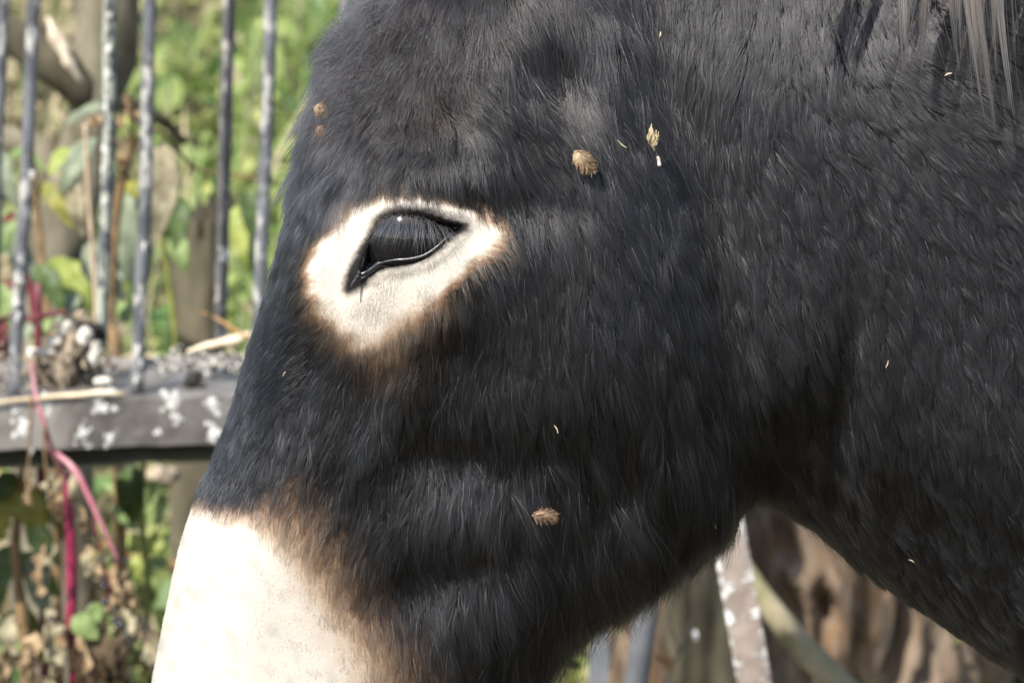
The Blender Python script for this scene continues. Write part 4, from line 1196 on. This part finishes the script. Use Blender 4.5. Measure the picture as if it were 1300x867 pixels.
# ---- mane locks hanging over the neck
def locks(name, defs, parent, h=0.085):
    """each lock: a bundle of coarse hairs that share a bend and draw together towards the tip"""
    P_, R_, C_ = [], [], []
    for (x0, y0, x1, y1, wid, n) in defs:
        sub = rng.normal(0, 1, (5, 2)); bend = rng.normal(0, 5); send = 1 - .45 * rng.random(5); tone = rng.uniform(.75, 1.3)
        for i in range(int(n * 1.5)):
            si = rng.integers(5); sb = sub[si]
            u = sb[0] * .8 + rng.normal(0, .35)
            e = send[si] * (1 - 0.5 * rng.random() ** 1.7)
            stray = rng.random() < .08
            tw = (.42 if not stray else 1.8) + .2 * rng.random()
            bow = bend + sb[1] * 1.5 + rng.normal(0, 1.5 if not stray else 12)
            dep = h + 0.013 + 0.003 * sb[1] + rng.normal(0, .0015)
            k8 = []
            for k in range(9):
                t = k / 8 * e
                x = x0 + (x1 - x0) * t + u * wid * .62 * (1 - t + tw * t) + bow * math.sin(t * 3.0) + (.8 * sb[0] * math.sin(t * 7 + sb[1]))
                k8.append(P(x, y0 + (y1 - y0) * t, YM - dep + .006 * t))
            P_.append(k8); R_.append(np.interp(np.linspace(0, 1, 9), [0, .7, 1], [1, .9, .35]) * 0.00011)
            C_.append(np.array([0.40, 0.30, 0.25]) * rng.uniform(0.12, 1.5) * tone)
    return make_hair(name, np.array(P_), np.array(R_), np.clip(np.array(C_), .004, .5), M_FUR, parent)
mane = locks("mane", [(1154,-150,1157,130,10,90),(1170,-150,1165,108,6,50),(1206,-150,1221,106,9,70),(1230,-150,1262,172,9,90),(1252,-150,1266,140,6,50),(1272,-150,1296,190,6,44),
   (1300,-150,1318,205,9,70),(1345,-150,1352,190,10,80),(1390,-150,1400,210,12,80),(1010,-150,1018,44,7,40),(1044,-150,1040,52,6,36),(1100,-150,1096,40,6,24),(1115,-150,1076,26,4,22),
   (1192,-160,1196,40,5,16),(1280,-160,1240,120,24,10),(1160,-160,1130,120,26,8),(1020,-160,1000,84,22,6)], donkey)
mane["kind"] = "stuff"

# ---- eye
ec = P(522, 299, YM - 0.085 + 0.0200)
ER = 0.0200
def uv_sphere(c, r, axis_dir, seg=40, rings=28, bulge=0.0):
    z = np.array(axis_dir, float); z /= np.linalg.norm(z)
    x = np.cross(z, [0, 0, 1.0]); x /= np.linalg.norm(x); y = np.cross(z, x)
    v = []; f = []
    for i in range(rings + 1):
        ph = math.pi * i / rings
        rr = r * (1 + bulge * math.exp(-(ph / 0.55) ** 2))
        for k in range(seg):
            th = 2 * math.pi * k / seg
            v.append(c + rr * (math.cos(ph) * z + math.sin(ph) * (math.cos(th) * x + math.sin(th) * y)))
    for i in range(rings):
        for k in range(seg):
            k2 = (k + 1) % seg
            f.append((i * seg + k, (i + 1) * seg + k, (i + 1) * seg + k2, i * seg + k2))
    return v, f
m_eye, n_, l_, b_ = mat("dark_wet_eye")
f_ = noise_tex(n_, l_, 120, detail=4)
l_.new(ramp(n_, l_, f_, [(0.3, (0.004, 0.004, 0.006)), (0.7, (0.012, 0.010, 0.011))]), b_.inputs['Base Color'])
b_.inputs['Roughness'].default_value = 0.11; b_.inputs['Specular IOR Level'].default_value = 0.42
m_wet, n_, l_, b_ = mat("wet_black_skin")
f_ = noise_tex(n_, l_, 600, detail=3)
l_.new(ramp(n_, l_, f_, [(0.3, (0.010, 0.009, 0.010)), (0.7, (0.028, 0.025, 0.027))]), b_.inputs['Base Color'])
b_.inputs['Roughness'].default_value = 0.33; b_.inputs['Specular IOR Level'].default_value = 0.7
b_.inputs['Coat Weight'].default_value = 0.25; b_.inputs['Coat Roughness'].default_value = 0.12
bump(n_, l_, b_, f_, 0.0004, 0.6)
for sgn in (1, -1):
    def side_of(a):
        a = np.array(a, float)
        if sgn < 0: a[..., 1] = 2 * YM - a[..., 1]
        return a
    vv, ff = uv_sphere(ec, ER, (-0.1, -1, 0.0), bulge=0.03)
    if sgn < 0: ff = [q[::-1] for q in ff]
    eye = mesh_obj("eye", side_of(vv), ff, m_eye, donkey)
    hh = 0.0805
    rim = [P(x, y, YM - h_) for x, y, h_ in [(466,347,.0790),(482,335,.0812),(500,330.5,.0830),(520,329,.0841),(538,324.5,.0844),(553,315,.0840),(565,304,.0830),(575,294,.0808)]]
    vv, ff = tube(rim, [.0003, .0005, .0006, .0007, .0007, .0006, .0005, .0003], 12, 6)
    if sgn < 0: ff = [q[::-1] for q in ff]
    mesh_obj("lower_eyelid", side_of(vv), ff, m_wet, eye)
    b1 = [tube([P(484, 333, YM - .0806), P(477, 337, YM - .0798), P(466, 345, YM - .0786), P(454, 352, YM - .0778), P(445, 365, YM - .0775)], [.0004, .0009, .0007, .0009, .0004], 12, 8, bump=.12, bscale=.004, seed=4, flat=.7),
          blob(P(456, 347, YM - .0795), (.0008, .0007, .0009), 6, .2)]
    vv, ff = join(b1)
    if sgn < 0: ff = [q[::-1] for q in ff]
    mesh_obj("tear_duct", side_of(vv), ff, m_wet, eye)
    # dark crust below the inner corner
    # lashes
    lp, lr, lcx = [], [], []
    for i in range(170):
        u = rng.random()
        x0 = 484 + 88 * u; y0 = 278 - 8 * math.sin(math.pi * min(1, u * 1.15)) + 12 * u * u + rng.normal(0, 1.2)
        ln = 44 * (0.55 + 0.5 * rng.random()) * (0.7 + 0.5 * math.sin(math.pi * u))
        k6 = []
        dx = (u - 0.55) * 34 + rng.normal(0, 9)
        for k in range(6):
            t = k / 5
            k6.append(P(x0 + dx * t, y0 + ln * t, YM - 0.0855 - 0.0075 * math.sin(min(1, t * 1.2) * 1.57)))
        lp.append(k6); lr.append(np.interp(np.linspace(0, 1, 6), [0, 1], [1, .2]) * 0.000045)
        lcx.append(np.array([0.13, 0.12, 0.12]) * rng.uniform(0.2, 1.6))
    make_hair("eyelashes", side_of(np.array(lp)), np.array(lr), np.array(lcx), M_FUR, eye)

# ------------------------------------------------------------------ burrs, seeds and straw caught in the coat
from mathutils.bvhtree import BVHTree
bvh = BVHTree.FromPolygons([tuple(v) for v in bv.tolist()], [tuple(q) for q in bq.tolist()])
def on_coat(px, py, off):
    dr = Vector(rays(px, py).tolist()).normalized()
    h, nn, _, _ = bvh.ray_cast(Vector(CAM.tolist()), dr)
    if h is None: h = V(px, py, YM - .01); nn = Vector((-.6, -.8, 0))
    p = h - dr * off
    return np.array(p), nn
M_BURR = m_simple("dry_burr", (.17, .11, .06), (.46, .34, .21), 420, .8, .0006)
M_BURR_D = m_simple("brown_burr", (.13, .08, .05), (.30, .20, .125), 300, .8, .0006)
M_CHAFF = m_simple("pale_chaff", (.30, .23, .12), (.50, .42, .27), 200, .7, .0004)
def burr(px, py, ang, L_, W_, label, m_=M_BURR, off=.010, n=130, sp=.0016, seed=0, name="burr"):
    """bristly seed burr: ovoid body with hooked spines"""
    c, nn = on_coat(px, py, off)
    r = np.random.default_rng(seed)
    a = math.radians(ang)
    ax = np.array([math.cos(a), 0, -math.sin(a)]); s2 = np.array([math.sin(a), 0, math.cos(a)]); yv = np.array([0, 1.0, 0])
    e = empty(name, c)
    tag(e, label, "burr", "burrs caught in the coat")
    vv = []; ff = []
    seg, rings = 14, 10
    for i in range(rings + 1):
        u = i / rings; rr = W_ * .5 * math.sin(math.pi * u ** .85) ** .8
        for k in range(seg):
            th = 2 * math.pi * k / seg
            vv.append(c + ax * L_ * (u - .5) + (s2 * math.cos(th) + yv * math.sin(th)) * rr)
    for i in range(rings):
        for k in range(seg):
            k2 = (k + 1) % seg
            ff.append((i * seg + k, i * seg + k2, (i + 1) * seg + k2, (i + 1) * seg + k))
    mesh_obj("seed_body", vv, ff, m_, e)
    vv = []; ff = []
    for i in range(n):
        u = r.uniform(.04, .97); th = r.uniform(0, 2 * math.pi)
        rr = W_ * .5 * math.sin(math.pi * u ** .85) ** .8
        rd = s2 * math.cos(th) + yv * math.sin(th)
        b0 = c + ax * L_ * (u - .5) + rd * rr * .9
        dr = rd * .75 + ax * (.75 + .3 * r.normal()) ; dr /= np.linalg.norm(dr)
        t = b0 + dr * sp * r.uniform(.6, 1.3)
        x_ = np.cross(dr, [.3, .5, .8]); x_ /= np.linalg.norm(x_); y_ = np.cross(dr, x_)
        o = len(vv); w = .00022
        vv += [b0 + x_ * w, b0 - x_ * w * .5 + y_ * w * .87, b0 - x_ * w * .5 - y_ * w * .87, t]
        ff += [(o, o + 1, o + 3), (o + 1, o + 2, o + 3), (o + 2, o, o + 3)]
    sp_ = mesh_obj("spines", vv, ff, m_, e, smooth=False); sp_["kind"] = "stuff"
    return e
burr(741, 205, 48, .0112, .0062, "tan cone-shaped burr in the temple fur behind the eye", seed=1, off=.0065, n=320, sp=.0022)
burr(409, 141, 20, .0075, .0055, "upper golden burr caught at the edge of the forehead fur", seed=2, off=.026, n=140, sp=.002)
burr(409, 167, 35, .0060, .0045, "lower smaller brown burr at the edge of the forehead fur", M_BURR_D, seed=3, off=.016, n=120, sp=.002)
burr(690, 655, 4, .0095, .0045, "flat brown burr in the cheek fur above the jaw", M_BURR_D, seed=4, off=.008, n=240, sp=.0026)
# husk with bracts
c, nn = on_coat(828, 175, .010)
hk = empty("seed_husk", c); tag(hk, "pale torn seed husk in the fur behind the temple", "husk")
for j, (a, b, w) in enumerate([((826, 184), (827, 158), 7), ((829, 184), (833, 165), 6), ((826, 186), (829, 168), 8), ((831, 186), (837, 168), 3)]):
    vv, ff = leaf(P(a[0], a[1], c[1] - .001 * j), P(b[0], b[1], c[1] - .001 * j - .001), w * .00031 * 1.3, (.3 * (j - 1), -1, 0), .1, .4, 8, 6, 900 + j, .03)
    mesh_obj("bract", vv, ff, M_CHAFF, hk)
vv, ff = tube([P(829, 184, c[1]), P(831, 192, c[1])], [.0006, .0004], 8, 4)
mesh_obj("stalk", vv, ff, M_CHAFF, hk)
def bit(name, px, py, ang, L_, r_, m_, label, cat, off=.010, group=None, bend=.1):
    c, nn = on_coat(px, py, off)
    L_ *= .82; r_ *= .85
    a = math.radians(ang); ax = np.array([math.cos(a), -.15, -math.sin(a)]); s2 = np.array([math.sin(a), 0, math.cos(a)])
    vv, ff = tube([c - ax * L_ / 2, c + s2 * L_ * bend, c + ax * L_ / 2], [r_ * .5, r_, r_ * .7], 8, 5, bump=.2, bscale=.003, seed=int(px))
    o = mesh_obj(name, vv, ff, m_); tag(o, label, cat, group)
    return o
G_ = "straw bits in the coat"
bit("seed", 836, 205, 80, .0048, .0009, m_simple("white_seed", (.30, .23, .18), (.50, .44, .38), 300), "small whitish seed just under the torn husk", "seed")
bit("straw_bit", 905, 665, 52, .0056, .0005, M_CHAFF, "pale straw splinter at the rear edge of the jaw fur", "straw", group=G_)
bit("straw_bit", 1204, 95, -20, .0036, .0004, M_CHAFF, "short straw bit between the mane locks", "straw", off=.016, group=G_)
bit("straw_bit", 1205, 10, 60, .0040, .0008, M_CHAFF, "golden straw crumb high up in the mane", "straw", off=.020, group=G_)
bit("straw_bit", 1157, 712, 25, .0030, .0003, M_CHAFF, "tiny straw bit in the dark throat fur", "straw", group=G_)
bit("straw_bit", 706, 545, 65, .0042, .0003, M_CHAFF, "thin straw bit in the middle of the cheek fur", "straw", group=G_)
bit("straw_bit", 838, 44, 95, .0026, .0004, M_CHAFF, "tiny golden chaff crumb high on the head behind the brow", "straw", group=G_)
bit("straw_bit", 790, 183, 40, .0056, .0003, M_CHAFF, "fine pale bristle left of the torn husk", "straw", group=G_, bend=-.08)
bit("straw_bit", 1126, 462, 110, .0036, .0003, M_CHAFF, "tiny yellow straw bit on the neck", "straw", group=G_)
bit("straw_bit", 361, 475, -60, .0026, .0004, M_CHAFF, "tiny straw bit on the dark bridge of the nose", "straw", group=G_, off=.006)
